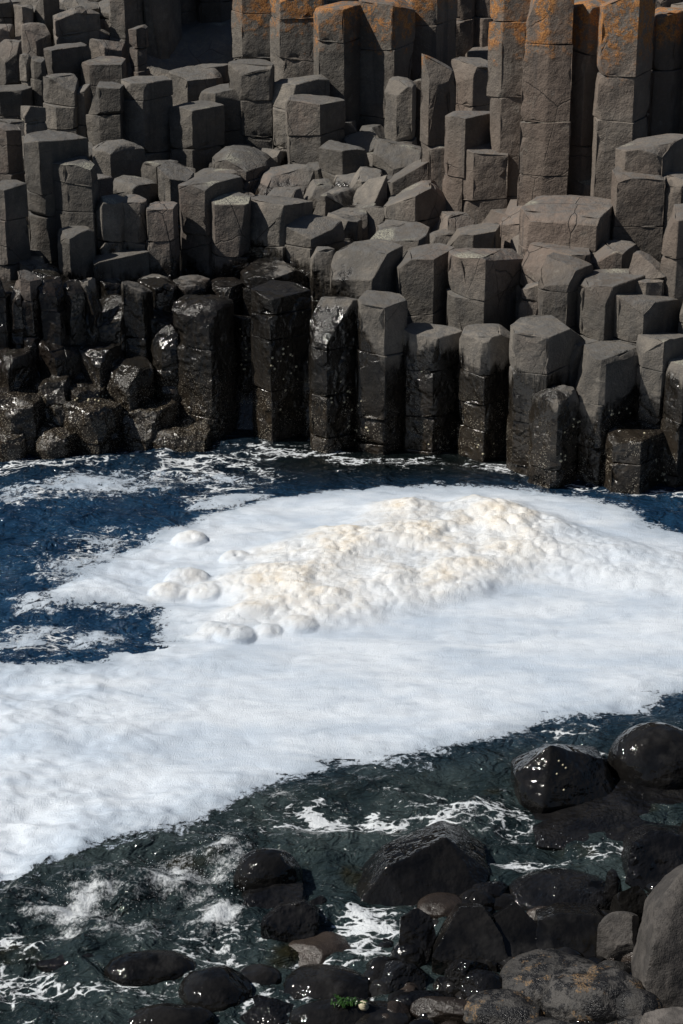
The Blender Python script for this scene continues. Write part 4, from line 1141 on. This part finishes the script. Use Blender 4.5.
HB = [
 ([(515, 775, .10), (522, 803, 0), (543, 808, -.10), (551, 745, .14), (585, 757, .22), (604, 760, .28), (613, 780, .22), (612, 803, .05)], M_WET, 'angular black boulder with pale limpets left of the large rounded one', GW, 0),
 ([(536, 846, .05), (580, 822, .25), (640, 806, .40), (720, 812, .40), (730, 848, .05), (600, 856, 0)], M_GLOSS, 'long low black slab barely above the water below the large rounded boulder', GW, -.02),
 ([(624, 882, .05), (631, 843, .2), (650, 831, .3), (690, 835, .3), (705, 880, .1), (645, 894, 0)], M_GLOSS, 'broken glossy rock behind the big dry grey boulder', GW, .02),
 ([(354, 910, .06), (412, 914, 0), (482, 896, .08), (385, 868, .16), (402, 862, .22), (446, 838, .36), (470, 853, .38), (491, 872, .26)], M_WET, 'biggest black angular boulder with a ridge, centre of the wet rocks', GW, .0),
 ([(230, 920, .04), (248, 896, .16), (275, 887, .24), (301, 891, .26), (300, 908, .12), (262, 928, 0), (236, 928, .01)], M_GLOSS, 'glossy flat rock in front of the spray struck round boulder', GW, .0),
 ([(261, 924, .04), (280, 906, .14), (305, 902, .18), (320, 915, .14), (314, 942, .03), (282, 950, 0)], M_GLOSS, 'jagged glistening rock below the glossy flat one', GW, .0),
 ([(398, 952, .04), (400, 915, .12), (418, 908, .18), (431, 916, .16), (437, 936, .1), (427, 964, 0), (404, 966, .01)], M_GLOSS, 'upright facetted rock left of the big grey triangular one', GW, .04),
 ([(432, 957, .05), (470, 979, 0), (513, 974, .03), (502, 935, .16), (484, 907, .26), (459, 906, .25), (446, 930, .14)], M_WET, 'triangular facetted dark grey rock in the middle of the pile', GW, .05),
 ([(494, 916, .2), (515, 901, .28), (539, 924, .18), (544, 962, .04), (516, 970, 0), (499, 942, .1)], M_WET, 'black steep rock right of the triangular rock', GW, .06),
 ([(535, 950, .05), (538, 921, .14), (560, 913, .2), (602, 916, .2), (616, 936, .12), (612, 958, .03), (560, 962, 0)], M_WET, 'plain smooth blue black boulder below the glitter sprinkled one', GW, .08),
 ([(640, 1004, .05), (652, 950, .14), (656, 908, .30), (678, 874, .42), (708, 852, .5), (770, 875, .5), (790, 1000, .2), (700, 1024, 0)], M_DRY, 'big dry pale grey boulder at the right edge', GD, .1),
]
for i, (pts, mat, lab, grp, lift) in enumerate(HB):
    hull_boulder(pts, mat, lab, grp, lift, seed=900 + 7 * i, rough=1.5 if mat in (M_GLOSS, M_DRY) else 1.0)
# cobbles in the gaps between the boulders
cob = []
rgc = random.Random(5)
PLACES = ['below the triangular rock', 'beside the mottled boulders', 'among the glistening rocks', 'near the seaweed rock']
for i in range(150):
    px, py = rgc.uniform(375, 690), rgc.uniform(890, 1035)
    if py < 1180 - px * .55 - 40: continue
    s = rgc.uniform(16, 34) if px < 470 else rgc.uniform(20, 48)
    plc = 'in a gap below the triangular dark grey rock' if px < 520 else 'in a gap around the mottled boulders'
    boulder(px, py, s, s * rgc.uniform(.6, .9), rgc.choice(['round', 'block', 'block', 'flat', 'block']), rgc.choice([M_WET, M_GLOSS, M_GLOSS, M_BROWN]), 'small wet dark cobble ' + plc, 'small wet cobbles ' + plc, rgc.uniform(-.01, .04), seed=400 + i, sub=4, name='cobble')
BOULDER_BVH = BVHTree.FromPolygons(B_V, B_F)

# ---------------------------------------------------------------- limpets
def limpet_mesh():
    n, V, F = 14, [], []
    for r, z in ((1, 0), (.82, .22), (.5, .5), (.2, .68)):
        for k in range(n):
            q = r * (1 + .07 * (k % 2)); a_ = k * math.tau / n
            V.append((q * math.cos(a_), q * .85 * math.sin(a_), z))
    V.append((0, 0, .74))
    for i in range(3):
        for k in range(n): F.append((i * n + k, i * n + (k + 1) % n, (i + 1) * n + (k + 1) % n, (i + 1) * n + k))
    for k in range(n): F.append((3 * n + k, 3 * n + (k + 1) % n, 4 * n))
    return V, F
lv, lf = limpet_mesh()
LIMP = mesh_obj('limpet', lv, lf, M_LIMPET)
first = True
def place_limpet(px, py, r, bvh, label, group):
    global first
    d = Vector(ray(px, py)).normalized()
    hit, nrm, _, _ = bvh.ray_cast(Vector((0, 0, CAM_H)), d)
    if hit is None: return
    if first: o = LIMP; first = False
    else: o = LIMP.copy(); COL.objects.link(o)
    o.location = hit - nrm * .002; o.rotation_mode = 'QUATERNION'
    o.rotation_quaternion = nrm.to_track_quat('Z', 'Y'); o.scale = (r, r, r)
    tag(o, label, 'limpet', group, 'thing')
rl = random.Random(3)
for cx, cy, sx, sy, n, lab in [
    (345, 400, 14, 14, 14, 'pale limpet on the black column with the glinting sloped top'),
    (358, 435, 8, 14, 6, 'pale limpet low on the edge of the glinting topped column'),
    (285, 370, 16, 40, 18, 'small pale limpet on the flat topped black column'),
    (577, 422, 6, 6, 6, 'pale limpet at the top of the shaggy black stump'),
    (613, 412, 8, 5, 7, 'pale limpet under the round shouldered column'),
    (662, 470, 8, 10, 9, 'pale limpet on the lowest black drum'),
    (565, 455, 8, 20, 8, 'pale limpet on the face of the shaggy black stump'),
    (92, 398, 14, 3, 10, 'yellowish limpet before the notched barnacled block'),
    (245, 355, 6, 30, 8, 'pale limpet in the shadow gap beside the flat topped black column'),
    (490, 450, 14, 8, 6, 'pale limpet near the foot of the flaked half wet column'),
    (440, 440, 14, 10, 6, 'pale limpet near the foot of the split cap column'),
    (640, 430, 20, 20, 5, 'pale limpet on the half wet columns at right')]:
    for q in range(n): place_limpet(rl.gauss(cx, sx * .6), rl.gauss(cy, sy * .6), rl.uniform(.007, .014), COLUMN_BVH, lab, lab.replace('limpet', 'limpets', 1))
for px, py in [(559, 761), (563, 765), (566, 768), (564, 790), (557, 774)]:
    place_limpet(px, py, .009, BOULDER_BVH, 'pale limpet on the angular black boulder at right', 'limpets on the angular black boulder')

# ---------------------------------------------------------------- seaweed tuft and a shell on the foreground rocks
d = Vector(ray(345, 1004)).normalized(); hit, nrm, _, _ = BOULDER_BVH.ray_cast(Vector((0, 0, CAM_H)), d)
V, F = [], []
rl = random.Random(9)
for q in range(60):
    a_ = rl.uniform(0, math.tau); r0 = rl.uniform(0, .06); L = rl.uniform(.02, .05); b_ = rl.uniform(0, math.tau); wd = rl.uniform(.003, .006)
    x, y = r0 * math.cos(a_) * 1.3, r0 * math.sin(a_) * .7
    n0 = len(V)
    for s in range(5):
        t = s / 4; cxx, cyy = x + math.cos(b_) * L * t, y + math.sin(b_) * L * t
        zz = .022 * math.sin(t * 2.6) * rl.uniform(.7, 1.2) + .004
        px_, py_ = -math.sin(b_) * wd * (1 - t * .6), math.cos(b_) * wd * (1 - t * .6)
        V += [(cxx + px_, cyy + py_, zz), (cxx - px_, cyy - py_, zz)]
    for s in range(4): F.append((n0 + 2 * s, n0 + 2 * s + 1, n0 + 2 * s + 3, n0 + 2 * s + 2))
o = mesh_obj('seaweed_tuft', V, F, M_WEED, hit)
tag(o, 'small bright green tuft of seaweed on a wet rock at the bottom', 'seaweed', None, 'thing')
d = Vector(ray(363, 1006)).normalized(); hit, nrm, _, _ = BOULDER_BVH.ray_cast(Vector((0, 0, CAM_H)), d)
V, F = [], []
n = 12
for i in range(40):                      # a coiled shell: a widening tube wound three times round
    t = i / 39; a_ = t * 3 * math.tau; rr = .003 + .013 * t; tr = .003 + .011 * t; zz = .030 * (1 - t) ** 1.0 + .006
    for k in range(n):
        b_ = k * math.tau / n
        V.append(((rr + tr * math.cos(b_)) * math.cos(a_), (rr + tr * math.cos(b_)) * math.sin(a_), zz + tr * math.sin(b_)))
for i in range(39):
    for k in range(n): F.append((i * n + k, i * n + (k + 1) % n, (i + 1) * n + (k + 1) % n, (i + 1) * n + k))
F += [tuple(range(n)), tuple(range(39 * n, 40 * n))]
o = mesh_obj('sea_snail', V, F, M_LIMPET, hit); o.rotation_euler = (.5, .3, 0)
tag(o, 'pale round sea snail shell beside the green seaweed', 'shell', None, 'thing')

# ---------------------------------------------------------------- light, sky, camera
AZ, EL = R(262), R(47)
w = bpy.data.worlds.new('World'); SC.world = w; w.use_nodes = True
nt = w.node_tree; bg = nt.nodes['Background']
sky = nt.nodes.new('ShaderNodeTexSky'); sky.sky_type = 'NISHITA'; sky.sun_disc = False
sky.sun_elevation = EL; sky.sun_rotation = AZ; sky.air_density = 1.0; sky.dust_density = .6; sky.ozone_density = 1.5
nt.links.new(sky.outputs[0], bg.inputs[0]); bg.inputs[1].default_value = .042
sd_ = bpy.data.lights.new('sun', 'SUN'); sd_.energy = 4.7; sd_.angle = R(.53); sd_.color = (1.0, .955, .88)
so = bpy.data.objects.new('sun', sd_); COL.objects.link(so)
dirv = Vector((math.sin(AZ) * math.cos(EL), math.cos(AZ) * math.cos(EL), math.sin(EL)))
so.rotation_euler = dirv.to_track_quat('Z', 'Y').to_euler(); so.location = dirv * 40
cam = bpy.data.cameras.new('camera'); co = bpy.data.objects.new('camera', cam); COL.objects.link(co)
cam.sensor_fit = 'VERTICAL'; cam.sensor_height = 24; cam.lens = FPX / H * 24; cam.clip_end = 2000; cam.clip_start = .1
co.location = (0, 0, CAM_H); co.rotation_euler = (math.pi / 2 - PITCH, 0, 0)
SC.camera = co
SC.view_settings.view_transform = 'Standard'; SC.view_settings.look = 'None'; SC.view_settings.exposure = 0
SC.cycles.max_bounces = 6; SC.cycles.sample_clamp_indirect = 4
SC.cycles.use_denoising = True
